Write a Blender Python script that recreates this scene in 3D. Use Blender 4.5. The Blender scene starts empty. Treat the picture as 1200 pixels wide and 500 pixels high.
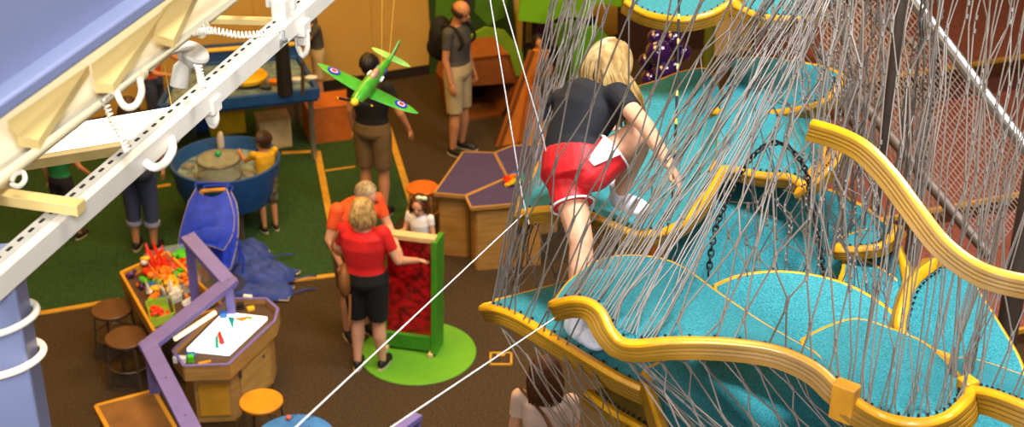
import bpy, bmesh, math, random
from mathutils import Vector, Matrix, noise
V = Vector
sc = bpy.context.scene
COL = sc.collection
PI = math.pi
random.seed(7)
rnd = random.uniform

# ------------------------------------------------------------------ camera
CAM = V((0, 0, 7.4)); PITCH = math.radians(28.0); F = 1800.0
FWD = V((0, math.cos(PITCH), -math.sin(PITCH))); UP = V((0, math.sin(PITCH), math.cos(PITCH))); RT = V((1, 0, 0))
def ray(px, py): return FWD + RT * ((px - 600) / F) + UP * ((250 - py) / F)
def P(px, py, d): return CAM + ray(px, py) * d
def G(px, py, z=0.0):
    r = ray(px, py); return CAM + r * ((z - CAM.z) / r.z)
def mpp(v): return (v - CAM).dot(FWD) / F
cd = bpy.data.cameras.new('camera'); cam = bpy.data.objects.new('camera', cd); COL.objects.link(cam)
cam.location = CAM; cam.rotation_euler = (PI / 2 - PITCH, 0, 0)
cd.sensor_width = 36; cd.lens = 36 * F / 1200; cd.clip_start = 0.05
cd.dof.use_dof = True; cd.dof.focus_distance = 5.3; cd.dof.aperture_fstop = 4.5
sc.camera = cam

# ------------------------------------------------------------------ materials
def lin(h):
    h = h.lstrip('#'); o = []
    for i in (0, 2, 4):
        c = int(h[i:i + 2], 16) / 255
        o.append(c / 12.92 if c <= .04045 else ((c + .055) / 1.055) ** 2.4)
    return (*o, 1)
MATS = {}
def mat(name, hexc, rough=.6, metal=0, var=.12, scale=8, bump=0, bscale=80, emit=0, alpha=1, coat=0, hex2=None, trans=0, stretch=None):
    if name in MATS: return MATS[name]
    m = bpy.data.materials.new(name); m.use_nodes = True
    nt = m.node_tree; b = nt.nodes['Principled BSDF']
    c = lin(hexc)
    b.inputs['Roughness'].default_value = rough; b.inputs['Metallic'].default_value = metal
    tc = nt.nodes.new('ShaderNodeTexCoord'); src = tc.outputs['Object']
    if stretch:
        mp = nt.nodes.new('ShaderNodeMapping'); mp.inputs['Scale'].default_value = stretch
        nt.links.new(src, mp.inputs['Vector']); src = mp.outputs['Vector']
    n = nt.nodes.new('ShaderNodeTexNoise'); n.inputs['Scale'].default_value = scale; n.inputs['Detail'].default_value = 4
    nt.links.new(src, n.inputs['Vector'])
    r = nt.nodes.new('ShaderNodeValToRGB')
    c2 = lin(hex2) if hex2 else tuple(min(1, x * (1 + var)) for x in c[:3]) + (1,)
    c1 = c if hex2 else tuple(x * (1 - var) for x in c[:3]) + (1,)
    r.color_ramp.elements[0].position = .36; r.color_ramp.elements[1].position = .64
    r.color_ramp.elements[0].color = c1; r.color_ramp.elements[1].color = c2
    nt.links.new(n.outputs['Fac'], r.inputs['Fac']); nt.links.new(r.outputs['Color'], b.inputs['Base Color'])
    if bump:
        n2 = nt.nodes.new('ShaderNodeTexNoise'); n2.inputs['Scale'].default_value = bscale
        nt.links.new(src, n2.inputs['Vector'])
        bp = nt.nodes.new('ShaderNodeBump'); bp.inputs['Strength'].default_value = bump; bp.inputs['Distance'].default_value = .01
        nt.links.new(n2.outputs['Fac'], bp.inputs['Height']); nt.links.new(bp.outputs['Normal'], b.inputs['Normal'])
    if emit:
        b.inputs['Emission Color'].default_value = c; b.inputs['Emission Strength'].default_value = emit
    if coat: b.inputs['Coat Weight'].default_value = coat
    if trans: b.inputs['Transmission Weight'].default_value = trans
    if alpha < 1: b.inputs['Alpha'].default_value = alpha
    MATS[name] = m; return m

# ------------------------------------------------------------------ mesh builder
WL = {}
TAU = 2 * PI
def frame(t, ref=None):
    t = t.normalized(); ref = ref or (V((0, 0, 1)) if abs(t.z) < .9 else V((0, 1, 0)))
    a = t.cross(ref)
    if a.length < 1e-6: a = t.orthogonal()
    a.normalize(); return a, a.cross(t).normalized()
class MB:
    def __init__(s): s.v = []; s.f = []; s.mi = []; s.m = 0
    def add(s, vs, fs):
        o = len(s.v); s.v += [V(x) for x in vs]; s.f += [tuple(i + o for i in f) for f in fs]; s.mi += [s.m] * len(fs); return s
    def box(s, c, size, rz=0, M=None):
        x, y, z = (k / 2 for k in size); R = M or Matrix.Rotation(rz, 3, 'Z'); c = V(c)
        vs = [c + R @ V((sx * x, sy * y, sz * z)) for sx in (-1, 1) for sy in (-1, 1) for sz in (-1, 1)]
        return s.add(vs, [(0, 1, 3, 2), (4, 6, 7, 5), (0, 4, 5, 1), (2, 3, 7, 6), (0, 2, 6, 4), (1, 5, 7, 3)])
    def bar(s, p0, p1, w, h, up=None):
        p0, p1 = V(p0), V(p1); a, u = frame(p1 - p0, up); t = (p1 - p0).normalized(); L = (p1 - p0).length
        return s.box((p0 + p1) / 2, (w, L, h), M=Matrix((a, t, u)).transposed())
    def tube(s, pts, r, n=8, caps=True, rr=None, ref=None):
        pts = [V(p) for p in pts]; rs = rr or [r] * len(pts); vs = []; fs = []; pa = None
        for i, p in enumerate(pts):
            t = (pts[min(i + 1, len(pts) - 1)] - pts[max(i - 1, 0)])
            if t.length < 1e-9: t = V((0, 0, 1))
            t.normalize()
            if pa is None: a, _ = frame(t, ref)
            else:
                a = pa - t * pa.dot(t)
                if a.length < 1e-5: a, _ = frame(t)
                a.normalize()
            pa = a; b = t.cross(a)
            vs += [p + (a * math.cos(TAU * k / n) + b * math.sin(TAU * k / n)) * rs[i] for k in range(n)]
        for i in range(len(pts) - 1):
            for k in range(n):
                k2 = (k + 1) % n; fs.append((i * n + k, i * n + k2, (i + 1) * n + k2, (i + 1) * n + k))
        if caps: fs += [tuple(range(n))[::-1], tuple(range((len(pts) - 1) * n, len(pts) * n))]
        return s.add(vs, fs)
    def capsule(s, a, b, ra, rb, n=14, flat0=False, flat1=False):
        a, b = V(a), V(b); t = (b - a).normalized(); pts = []; rs = []
        if not flat0:
            for k in range(1, 5): q = PI / 2 * k / 5; pts.append(a - t * ra * math.cos(q)); rs.append(ra * math.sin(q))
        for k in range(5): f = k / 4; pts.append(a.lerp(b, f)); rs.append(ra + (rb - ra) * f)
        if not flat1:
            for k in range(4, 0, -1): q = PI / 2 * k / 5; pts.append(b + t * rb * math.cos(q)); rs.append(rb * math.sin(q))
        return s.tube(pts, 0, n, True, rs)
    def loft(s, rings, n=20, caps=True):      # rings: (centre, side, depth, a, b)
        vs = []; fs = []
        for c, sd, dp, a, b in rings:
            for k in range(n):
                q = TAU * k / n; cx, cy = math.cos(q), math.sin(q)
                vs.append(c + sd * (a * cx) + dp * (b * cy))
        for i in range(len(rings) - 1):
            for k in range(n):
                k2 = (k + 1) % n; fs.append((i * n + k, i * n + k2, (i + 1) * n + k2, (i + 1) * n + k))
        if caps: fs += [tuple(range(n))[::-1], tuple(range((len(rings) - 1) * n, len(rings) * n))]
        return s.add(vs, fs)
    def ell(s, c, rx, ry, rz, M=None, n=16, m=10):
        c = V(c); M = M or Matrix.Identity(3); vs = [c + M @ V((0, 0, -rz))]; fs = []
        for j in range(1, m):
            ph = -PI / 2 + PI * j / m
            vs += [c + M @ V((rx * math.cos(ph) * math.cos(TAU * k / n), ry * math.cos(ph) * math.sin(TAU * k / n), rz * math.sin(ph))) for k in range(n)]
        vs.append(c + M @ V((0, 0, rz)))
        for k in range(n): fs.append((0, 1 + (k + 1) % n, 1 + k))
        for j in range(m - 2):
            for k in range(n):
                k2 = (k + 1) % n; o = 1 + j * n; fs.append((o + k, o + k2, o + n + k2, o + n + k))
        o = 1 + (m - 2) * n
        for k in range(n): fs.append((o + k, o + (k + 1) % n, len(vs) - 1))
        return s.add(vs, fs)
    def prism(s, pts, off):                   # polygon of 3-D points swept by off
        pts = [V(p) for p in pts]; off = V(off); n = len(pts)
        vs = pts + [p + off for p in pts]
        return s.add(vs, [tuple(range(n))[::-1], tuple(range(n, 2 * n))] + [(i, (i + 1) % n, n + (i + 1) % n, n + i) for i in range(n)])
    def lathe(s, c, prof, n=24, M=None):      # prof: (r, z)
        c = V(c); M = M or Matrix.Identity(3); vs = []; fs = []
        for r, z in prof: vs += [c + M @ V((r * math.cos(TAU * k / n), r * math.sin(TAU * k / n), z)) for k in range(n)]
        for i in range(len(prof) - 1):
            for k in range(n):
                k2 = (k + 1) % n; fs.append((i * n + k, i * n + k2, (i + 1) * n + k2, (i + 1) * n + k))
        fs += [tuple(range(n))[::-1], tuple(range((len(prof) - 1) * n, len(prof) * n))]
        return s.add(vs, fs)
    def grid(s, rows, thick=None):            # rows of points; thick: vector-> closed sheet
        nr, nc = len(rows), len(rows[0]); vs = [V(p) for r in rows for p in r]
        q = [(i * nc + j, i * nc + j + 1, (i + 1) * nc + j + 1, (i + 1) * nc + j) for i in range(nr - 1) for j in range(nc - 1)]
        if thick is None: return s.add(vs, q)
        nor = [V() for _ in vs]
        for f in q:
            k = (vs[f[1]] - vs[f[0]]).cross(vs[f[3]] - vs[f[0]])
            for i in f: nor[i] += k
        N = len(vs); back = [v - (n.normalized() if n.length else V((0, 0, 1))) * thick for v, n in zip(vs, nor)]
        fs = q + [tuple(N + i for i in f[::-1]) for f in q]
        bd = [j for j in range(nc)] + [i * nc + nc - 1 for i in range(1, nr)] + [(nr - 1) * nc + j for j in range(nc - 2, -1, -1)] + [i * nc for i in range(nr - 2, 0, -1)]
        for a, b in zip(bd, bd[1:] + bd[:1]): fs.append((b, a, N + a, N + b))
        return s.add(vs + back, fs)
    def build(s, name, m, parent=None, smooth=True, bevel=0, loc=None, remesh=0, smoothit=3, subsurf=0):
        me = bpy.data.meshes.new(name)
        if parent is not None: org = WL[parent.name]
        elif loc is not None: org = V(loc)
        else:
            n = len(s.v); org = V((sum(v.x for v in s.v) / n, sum(v.y for v in s.v) / n, min(v.z for v in s.v)))
        me.from_pydata([tuple(v - org) for v in s.v], [], s.f)
        ms = m if isinstance(m, (list, tuple)) else [m]
        for k in ms: me.materials.append(k)
        if len(ms) > 1: me.polygons.foreach_set('material_index', s.mi)
        bm = bmesh.new(); bm.from_mesh(me); bmesh.ops.recalc_face_normals(bm, faces=bm.faces); bm.to_mesh(me); bm.free()
        if smooth:
            me.polygons.foreach_set('use_smooth', [True] * len(me.polygons))
            me.set_sharp_from_angle(angle=math.radians(38))
        o = bpy.data.objects.new(name, me); COL.objects.link(o)
        WL[o.name] = org
        if parent is not None: o.parent = parent
        else: o.location = org
        if remesh:
            k = o.modifiers.new('r', 'REMESH'); k.mode = 'VOXEL'; k.voxel_size = remesh; k.use_smooth_shade = True
            k = o.modifiers.new('s', 'SMOOTH'); k.factor = .5; k.iterations = smoothit
            APPLY.append(o)
        if bevel:
            k = o.modifiers.new('b', 'BEVEL'); k.width = bevel; k.segments = 2; k.limit_method = 'ANGLE'; k.angle_limit = math.radians(40)
        if subsurf:
            k = o.modifiers.new('u', 'SUBSURF'); k.levels = k.render_levels = subsurf
        return o
APPLY = []
def thing(name, label, cat, loc, group=None):
    o = bpy.data.objects.new(name, None); COL.objects.link(o); o.empty_display_size = .1
    o.location = V(loc); WL[o.name] = V(loc); return tag(o, label, cat, group)
def tag(o, label=None, cat=None, group=None, kind=None):
    if label: o['label'] = label
    if cat: o['category'] = cat
    if group: o['group'] = group
    if kind: o['kind'] = kind
    return o
def copy_tree(o, loc, label=None, rz=0):
    c = o.copy(); COL.objects.link(c); c.location = V(loc); c.rotation_euler.z = rz
    if label: c['label'] = label
    def rec(src, dst):
        for ch in list(src.children):
            if ch is dst: continue
            k = ch.copy(); COL.objects.link(k); k.parent = dst; rec(ch, k)
    rec(o, c); return c
def spline(pts, n):
    pts = [V(p) for p in pts]
    if len(pts) == 2: return [pts[0].lerp(pts[1], i / (n - 1)) for i in range(n)]
    q = [pts[0] * 2 - pts[1]] + pts + [pts[-1] * 2 - pts[-2]]
    out = []; ns = 16; dense = []
    for i in range(len(pts) - 1):
        p0, p1, p2, p3 = q[i:i + 4]
        for k in range(ns):
            t = k / ns
            dense.append(.5 * ((2 * p1) + (p2 - p0) * t + (2 * p0 - 5 * p1 + 4 * p2 - p3) * t * t + (3 * p1 - p0 - 3 * p2 + p3) * t ** 3))
    dense.append(pts[-1])
    L = [0]
    for a, b in zip(dense, dense[1:]): L.append(L[-1] + (b - a).length)
    j = 0
    for i in range(n):
        s = L[-1] * i / (n - 1)
        while j < len(L) - 2 and L[j + 1] < s: j += 1
        d = L[j + 1] - L[j]; out.append(dense[j].lerp(dense[j + 1], (s - L[j]) / d if d > 0 else 0))
    return out
def PP(l): return [P(*q) for q in l]
def helix(path, R, r, turns, n=6, mb=None):
    mb = mb or MB(); m = turns * 10; c = spline(path, m + 1); out = []
    pa = None
    for i, p in enumerate(c):
        t = (c[min(i + 1, m)] - c[max(i - 1, 0)]).normalized()
        if pa is None: a, _ = frame(t)
        else: a = (pa - t * pa.dot(t)).normalized()
        pa = a; b = t.cross(a); q = TAU * turns * i / m
        out.append(p + (a * math.cos(q) + b * math.sin(q)) * R)
    mb.tube(out, r, n); return mb
# ------------------------------------------------------------------ palette
M = dict(
 carpet=mat('brown_carpet', '#241909', .95, scale=60, hex2='#4c3818', bump=.5, bscale=220),
 turf=mat('green_turf', '#14300a', .95, scale=50, hex2='#2a5212', bump=.6, bscale=260),
 strip=mat('yellow_strip', '#c2922c', .6),
 wall=mat('cream_wall', '#c9a04e', .8, var=.06, scale=1.5),
 base=mat('dark_baseboard', '#231a12', .6),
 red_carpet=mat('red_carpet', '#6e3a30', .95, scale=50, hex2='#94564a', bump=.4, bscale=200),
 riser=mat('brown_riser', '#5a3216', .8), nose=mat('yellow_nosing', '#d2a13c', .5),
 woodwall=mat('orange_wood_wall', '#7a4214', .6, scale=3),
 teal=mat('teal_rubber', '#136970', .85, scale=130, hex2='#318f98', bump=.35, bscale=200),
 yellow=mat('yellow_paint', '#dc980a', .42, var=.10, scale=14, coat=.25),
 ply=mat('plywood_edge', '#93690f', .5, scale=5, hex2='#7f5a0a'),
 ply2=mat('brown_ply', '#8a6a20', .6, scale=10),
 net=mat('grey_cable', '#655a50', .5, var=.15, scale=5),
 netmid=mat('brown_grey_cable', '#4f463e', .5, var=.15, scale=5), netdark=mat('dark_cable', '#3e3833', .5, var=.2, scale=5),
 ferrule=mat('steel_ferrule', '#625a51', .6, 0),
 chain=mat('black_chain', '#1a1818', .45, .3),
 white=mat('white_paint', '#dcd6c8', .4, var=.03), cream=mat('cream_paint', '#ece0bc', .45, var=.04),
 tan=mat('cream_deck', '#dcc07a', .55, var=.04, scale=2),
 blue_steel=mat('blue_grey_steel', '#777f9f', .45, var=.06, scale=3, coat=.1),
 slot=mat('black_slot', '#17130f', .8), tube=mat('lit_tube', '#fff4e0', .3, emit=1.6, var=0),
 rope=mat('rope_light', '#ffe6c8', .3, var=0, emit=.5),
 cord=mat('white_cord', '#efe8d8', .35, var=.02), wire=mat('white_wire', '#e9e6e2', .4),
 steel=mat('steel', '#a9abae', .3, .85), meshw=mat('mesh_wire', '#8a7e74', .5, .3), steeld=mat('dark_steel', '#5a4d44', .5, .3),
 skin=mat('skin', '#dca07c', .5, var=.05), skin2=mat('tan_skin', '#c4875c', .5, var=.05),
 hairb=mat('brown_hair', '#3a2412', .5, var=.3, scale=40), hairbl=mat('blonde_hair', '#86622f', .42, hex2='#ccaa6c', scale=30, stretch=(1, 1, .15)),
 hairg=mat('greyish_hair', '#8f7d60', .6, hex2='#b5a17c', scale=30), hairk=mat('black_hair', '#17110c', .5), hairr=mat('auburn_hair', '#5a3216', .5, var=.3, scale=40), hairs=mat('sandy_hair', '#8d6a36', .5, hex2='#c9a868', scale=30),
 eye=mat('dark_eye', '#1c120c', .2), lip=mat('lip', '#a8564a', .5),
 navy=mat('navy_shirt', '#080a13', .8, var=.15, scale=20), redsh=mat('red_shorts', '#d81b22', .55, var=.06), whitec=mat('white_cloth', '#eae6e4', .8, var=.04),
 sock=mat('white_sock', '#dfe2ee', .85, bump=.3, bscale=90), black=mat('black_cloth', '#0e0d0c', .85), grey=mat('grey_polo', '#4b4a44', .85), khaki=mat('khaki', '#b7a47a', .85),
 khakid=mat('dark_khaki', '#6b5430', .85), orange=mat('orange_shirt', '#e8561e', .8), redt=mat('red_shirt', '#cf1512', .8), denim=mat('denim', '#39405a', .85, var=.25, scale=60),
 greent=mat('green_shirt', '#1f7a44', .85), yellowt=mat('yellow_shirt', '#d9a81a', .85), camo=mat('camo_shorts', '#3a3324', .85, hex2='#8a7a58', scale=22),
 patt=mat('patterned_shirt', '#c8a878', .85, hex2='#e2cba4', scale=30), pink=mat('pale_pink_shirt', '#e6c3b0', .8), bag=mat('brown_bag', '#7a4a1c', .6), pack=mat('grey_backpack', '#3c4152', .85),
 shoe=mat('dark_shoe', '#17130f', .6), sole=mat('pale_sole', '#b4a488', .7), jeansk=mat('dark_shorts', '#1a1620', .85), mint=mat('mint_bow', '#cfe6c0', .7),
 glass=mat('spectacle_frame', '#2a2018', .3),
 purple=mat('purple_paint', '#6f66a8', .5, var=.06), purpletop=mat('purple_top', '#3f3560', .6, var=.08), oak=mat('birch_ply', '#b88a48', .55, scale=4, hex2='#a2763a', stretch=(1, 1, 8)),
 oaky=mat('yellow_ply', '#c98f24', .5, scale=4), brownseat=mat('brown_seat', '#5a3c22', .45), orangeseat=mat('orange_seat', '#d88a1c', .45), metal=mat('grey_metal', '#6b5a48', .4, .6),
 tray=mat('tray_brown', '#4a3424', .8), lit=mat('lit_panel', '#ffffff', .4, emit=1.6, var=0), brownmat=mat('brown_top', '#7a5224', .7),
 bluetub=mat('blue_plastic', '#1f4c86', .4, var=.1), bluetab=mat('blue_table', '#2a68b4', .4, hex2='#3b84cc', scale=5), line=mat('ink_line', '#10233c', .6), water=mat('rippled_water', '#56707e', .15, hex2='#8ea3a4', scale=14, bump=.6, bscale=30),
 clear=mat('clear_plastic', '#dfe6e6', .1, alpha=.28, var=0), apron=mat('blue_apron', '#173ac4', .7, var=.15, scale=14), apron2=mat('navy_apron', '#2b418c', .75, var=.2, scale=14), piping=mat('cream_piping', '#c9b48c', .8),
 lime=mat('lime_paint', '#7aa018', .7, var=.08, scale=3), leafg=mat('leaf_green_paint', '#4c7a16', .7, var=.15, scale=4), darkg=mat('dark_green_paint', '#27420f', .7, var=.15, scale=4), disc=mat('green_disc', '#5fa020', .6, var=.05), frameg=mat('green_frame', '#3f8a1c', .5),
 redpan=mat('red_panel', '#c0121a', .25, scale=16, hex2='#5a0a0c', coat=.5), grape=mat('glossy_purple', '#2b0c40', .12, coat=1, var=.1),
 pg=mat('plane_green', '#2a8a1e', .35, hex2='#4aa02c', scale=9, coat=.4), pgl=mat('plane_light_green', '#86bf58', .4), rblue=mat('roundel_blue', '#1f1f9c', .5, var=0), rred=mat('roundel_red', '#d8302c', .5, var=0), pyel=mat('spinner_yellow', '#f0b818', .4),
 tred=mat('toy_red', '#e03010', .4), tor=mat('toy_orange', '#f08018', .4), tgr=mat('toy_green', '#4cc020', .4), tye=mat('toy_yellow', '#f0c020', .4), tbl=mat('toy_blue', '#1f70c0', .4), tpu=mat('toy_purple', '#4a2358', .4), tte=mat('toy_teal', '#159a9a', .3), twh=mat('toy_white', '#e8e2da', .5),
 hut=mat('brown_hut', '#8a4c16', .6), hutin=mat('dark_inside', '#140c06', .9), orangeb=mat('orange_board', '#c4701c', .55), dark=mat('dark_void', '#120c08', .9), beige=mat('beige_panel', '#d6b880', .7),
)
# ------------------------------------------------------------------ setting
E1 = V((math.cos(math.radians(23)), math.sin(math.radians(23)), 0)); E2 = V((-E1.y, E1.x, 0))
floor = MB().box((1, 9, -.05), (26, 26, .1)).build('floor', M['carpet'], smooth=False); tag(floor, kind='structure')
tz = .006
turf = MB().prism([G(*p) for p in ((-60, 386), (0, 379), (140, 352), (250, 340), (400, 322), (484, 244), (456, 150), (380, 150), (200, 90), (-60, 120))], (0, 0, tz)).build('floor_turf', M['turf'], smooth=False); tag(turf, kind='structure')
k = 2
for a, b, w in (((-60, 386), (140, 352), .06), ((250, 341), (400, 322), .06), ((372, 178), (388, 262), .07), ((381, 201), (416, 196), .03), ((455, 150), (484, 244), .07), ((170, 222), (200, 217), .05), ((330, 180), (372, 178), .06)):
    A, B = G(*a), G(*b); o = MB().bar(A + V((0, 0, .008)), B + V((0, 0, .008)), w, .012).build('trim_%d' % k, M['strip'], smooth=False); tag(o, kind='structure'); k += 1
WB = G(508, 85)                       # a point of the foot of the back wall
def onwall(px, py, off=0):            # pixel -> point on the back wall plane
    r = ray(px, py); n = E2; p0 = WB - E2 * off; return CAM + r * ((p0 - CAM).dot(n) / r.dot(n))
w0 = WB - E1 * 7; w1 = WB + E1 * 9
o = MB().box((w0 + w1) / 2 + E2 * .1 + V((0, 0, 2.5)), ((w1 - w0).length, .2, 5), math.radians(23)).build('wall_back', M['wall'], smooth=False); tag(o, kind='structure')
o = MB().box((w0 + w1) / 2 - E2 * .012 + V((0, 0, .06)), ((w1 - w0).length, .024, .12), math.radians(23)).build('baseboard_back', M['base'], smooth=False); tag(o, kind='structure')
# wall panel joints (thin battens)
for px in (300, 437):
    q = onwall(px, 40); q.z = 0
    o = MB().box(q - E2 * .006 + V((0, 0, 1.6)), (.025, .012, 3.2), math.radians(23)).build('trim_%d' % k, M['wall'], smooth=False); tag(o, kind='structure'); k += 1
# carpeted terraces on the far right, each nosing parallel to the back wall
SE = V((math.cos(math.radians(20)), math.sin(math.radians(20)), 0)); SN = V((-SE.y, SE.x, 0))
noses = [(1150, 395, .15), (1150, 234, .33), (1150, 72, .51), (1150, -60, .69)]
pts = [G(a, b, c) for a, b, c in noses]
for i, q in enumerate(pts):
    z = noses[i][2]; dep = 2.2 if i < 3 else 3.2
    c = q + SE * 1.4 + SN * (dep / 2); c.z = z / 2
    o = MB().box(c, (6.4, dep, z), math.radians(20)).build('floor_terrace', [M['red_carpet']], smooth=False); tag(o, kind='structure')
    c = q + SE * 1.4; c.z = z - .02
    o = MB().box(c, (6.4, .035, .045), math.radians(20)).build('trim_%d' % k, M['nose'], smooth=False); tag(o, kind='structure'); k += 1
    c = q + SE * 1.4 - SN * .006; c.z = z - .13
    o = MB().box(c, (6.4, .012, .17), math.radians(20)).build('trim_%d' % k, M['riser'], smooth=False); tag(o, kind='structure'); k += 1
c = pts[3] + SN * 3 + SE * 1.4; c.z = 2.5
o = MB().box(c, (7, .2, 5), math.radians(20)).build('wall_right', M['woodwall'], smooth=False); tag(o, kind='structure')
# floor outlet plate
q = G(587, 421)
t = thing('floor_outlet', 'small square floor outlet outlined in tan on the brown carpet', 'floor outlet', q)
MB().box(q + V((0, 0, .006)), (.17, .17, .012)).build('plate', M['carpet'], t, bevel=.002)
mb = MB()
for sx, sy, a, b in ((0, .09, .2, .018), (0, -.09, .2, .018), (.09, 0, .018, .2), (-.09, 0, .018, .2)): mb.box(q + V((sx, sy, .008)), (a, b, .016))
mb.build('border', M['strip'], t, bevel=.002)
MB().box(q + V((0, .055, .013)), (.07, .035, .006)).build('cover_flap', M['strip'], t)
# ------------------------------------------------------------------ climbing tower: platforms
def platform(label, front, back, w=.045, h=.085, n=44, m=12, bulge=0.0, mat_m=None, rim_m=None, lift=.012, sides=(1, 1), nob=(), fade=1.6):
    fr = spline(PP(front), n); bk = spline(PP(back), n); c = V()
    for p in fr + bk: c += p
    c /= 2 * n
    rows = []
    for i in range(m):
        v = i / (m - 1); rows.append([a.lerp(b, v) for a, b in zip(fr, bk)])
    # surface normals (pointing up)
    def nrm(i, j):
        a = rows[min(i + 1, m - 1)][j] - rows[max(i - 1, 0)][j]; b = rows[i][min(j + 1, n - 1)] - rows[i][max(j - 1, 0)]
        k = a.cross(b)
        k = k.normalized() if k.length > 1e-9 else V((0, 0, 1))
        return k if k.z > 0 else -k
    N = [[nrm(i, j) for j in range(n)] for i in range(m)]
    for i in range(m):
        for j in range(n):
            v = i / (m - 1); u = j / (n - 1)
            rows[i][j] = rows[i][j] + N[i][j] * bulge * math.sin(PI * v) * math.sin(PI * u)
    t = thing('climbing_platform', label, 'climbing platform', V((c.x, c.y, min(p.z for p in fr + bk) - h)), 'leaf shaped platforms of the climbing tower')
    def sheet(rr, off0, off1, name, m_):
        top = [[p + N[i][j] * off0 for j, p in enumerate(r)] for i, r in enumerate(rr)]
        mb = MB(); bot = [[p + N[i][j] * off1 for j, p in enumerate(r)] for i, r in enumerate(rr)]
        nr, nc = m, n
        vs = [p for r in top for p in r] + [p for r in bot for p in r]; K = nr * nc
        q = [(i * nc + j, i * nc + j + 1, (i + 1) * nc + j + 1, (i + 1) * nc + j) for i in range(nr - 1) for j in range(nc - 1)]
        fs = q + [tuple(K + i for i in f[::-1]) for f in q]
        bd = list(range(nc)) + [i * nc + nc - 1 for i in range(1, nr)] + [(nr - 1) * nc + j for j in range(nc - 2, -1, -1)] + [i * nc for i in range(nr - 2, 0, -1)]
        for a, b in zip(bd, bd[1:] + bd[:1]): fs.append((b, a, K + a, K + b))
        mb.add(vs, fs); return mb.build(name, m_, t)
    sheet(rows, lift, -.006, 'rubber_mat', mat_m or M['teal'])
    sheet(rows, -.008, -.026, 'plywood_deck', M['ply2'])
    # rim: laminated band around the outline
    F_ = [(1.0, rows[0][j], N[0][j]) for j in range(n)]
    S1 = [(max(0, 1 - i / (m - 1) * fade) if sides[1] else -1, rows[i][n - 1], N[i][n - 1]) for i in range(1, m)]
    B_ = [(-1 if any(a <= j / (n - 1) <= b for a, b in nob) else 0.0, rows[m - 1][j], N[m - 1][j]) for j in range(n - 2, -1, -1)]
    S2 = [(max(0, 1 - i / (m - 1) * fade) if sides[0] else -1, rows[i][0], N[i][0]) for i in range(m - 2, 0, -1)]
    loop = F_ + S1 + B_ + S2; K = len(loop)
    h *= .56; w *= .78
    def profile(q):
        flush = q < 0; q = max(q, 0)
        ww = .013 + (w - .013) * q; hh = .022 + (h - .022) * q; tp = .6 + .4 * q
        if flush: ww = .003; hh = .02; tp = .3
        pr = [(-.004, .004), (-.003, .018 * tp), (ww * .3, .023 * tp), (ww * .8, .021 * tp), (ww, .012)]
        nl = 4; hz = (hh - .002) / nl; y = .004; g = .0035 * q
        for a in range(nl):
            pr += [(ww - .001, y), (ww - .001 - g, y - hz * .12), (ww - .001 - g, y - hz * .3), (ww - .001, y - hz * .42)] if a else [(ww, y), (ww, y - hz * .1), (ww, y - hz * .25), (ww, y - hz * .4)]
            y -= hz
        return pr + [(ww - .003, -hh), (.004, -hh), (-.004, -hh * .5)]
    vs = []; sm = []
    for k in range(K):
        _, p, nn = loop[k]; tg = loop[(k + 1) % K][1] - loop[k - 1][1]
        if tg.length < 1e-6: tg = loop[(k + 2) % K][1] - loop[k - 2][1]
        o = tg.normalized().cross(nn)
        o = o.normalized() if o.length > 1e-6 else V((1, 0, 0))
        sm.append((p, nn, o))
    s = sum(o.dot(p - c) for p, nn, o in sm); sg = 1 if s > 0 else -1
    os_ = [o * sg for _, _, o in sm]
    for _ in range(2): os_ = [(os_[k - 1] + os_[k] * 2 + os_[(k + 1) % K]).normalized() for k in range(K)]
    for k in range(K):
        p, nn, _ = sm[k]; prof = profile(loop[k][0]); L = len(prof)
        vs += [p + os_[k] * a + nn * b for a, b in prof]
    mb = MB(); q1 = []; q2 = []
    for k in range(K):
        for a in range(L):
            f = (k * L + a, k * L + (a + 1) % L, ((k + 1) % K) * L + (a + 1) % L, ((k + 1) % K) * L + a)
            (q1 if a < 5 or a >= L - 1 else q2).append(f)
    mb.add(vs, q1); mb.f += q2; mb.mi += [1] * len(q2)
    mb.build('rim', [rim_m or M['yellow'], M['ply']], t)
    # small black cable clips along the rim top
    mb = MB()
    for k in range(2, n - 1, 3):
        p, nn, _ = sm[k]; mb.tube([p - os_[k] * .012 + nn * .01, p - os_[k] * .012 + nn * .024], .0042, 6)
    cl = mb.build('cable_clips', M['slot'], t); cl['kind'] = 'stuff'
    return t
PL = []
def pl(*a, **k): PL.append(platform(*a, **k)); return PL[-1]
# nearest, wave-shaped
pl('nearest wavy teal platform, its yellow rim starting at a curled tip above the sock',
   [(654, 356, 5.12), (674, 353, 5.02), (693, 357, 4.96), (706, 369, 4.92), (716, 388, 4.89), (736, 403, 4.86), (790, 401, 4.8), (850, 403, 4.75), (910, 412, 4.70), (955, 432, 4.65), (988, 461, 4.6)],
   [(656, 350, 5.22), (672, 330, 5.4), (704, 308, 5.52), (745, 303, 5.55), (790, 312, 5.5), (838, 345, 5.38), (885, 377, 5.2), (920, 398, 5.06), (950, 415, 4.95), (972, 436, 4.82), (992, 458, 4.64)], h=.085, sides=(1, 0), nob=((.80, 1),))
pl('rounded teal platform beside the orange rim block, its back edge peaking near the black chain',
   [(994, 463, 4.6), (1012, 478, 4.55), (1042, 491, 4.5), (1078, 496, 4.46), (1108, 489, 4.46), (1126, 474, 4.5), (1132, 458, 4.6)],
   [(975, 436, 4.8), (950, 412, 5.02), (945, 400, 5.12), (998, 378, 5.26), (1040, 388, 5.2), (1085, 408, 5.05), (1128, 450, 4.7)], h=.10, n=50, sides=(0, 1), nob=((0, .2),))
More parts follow.
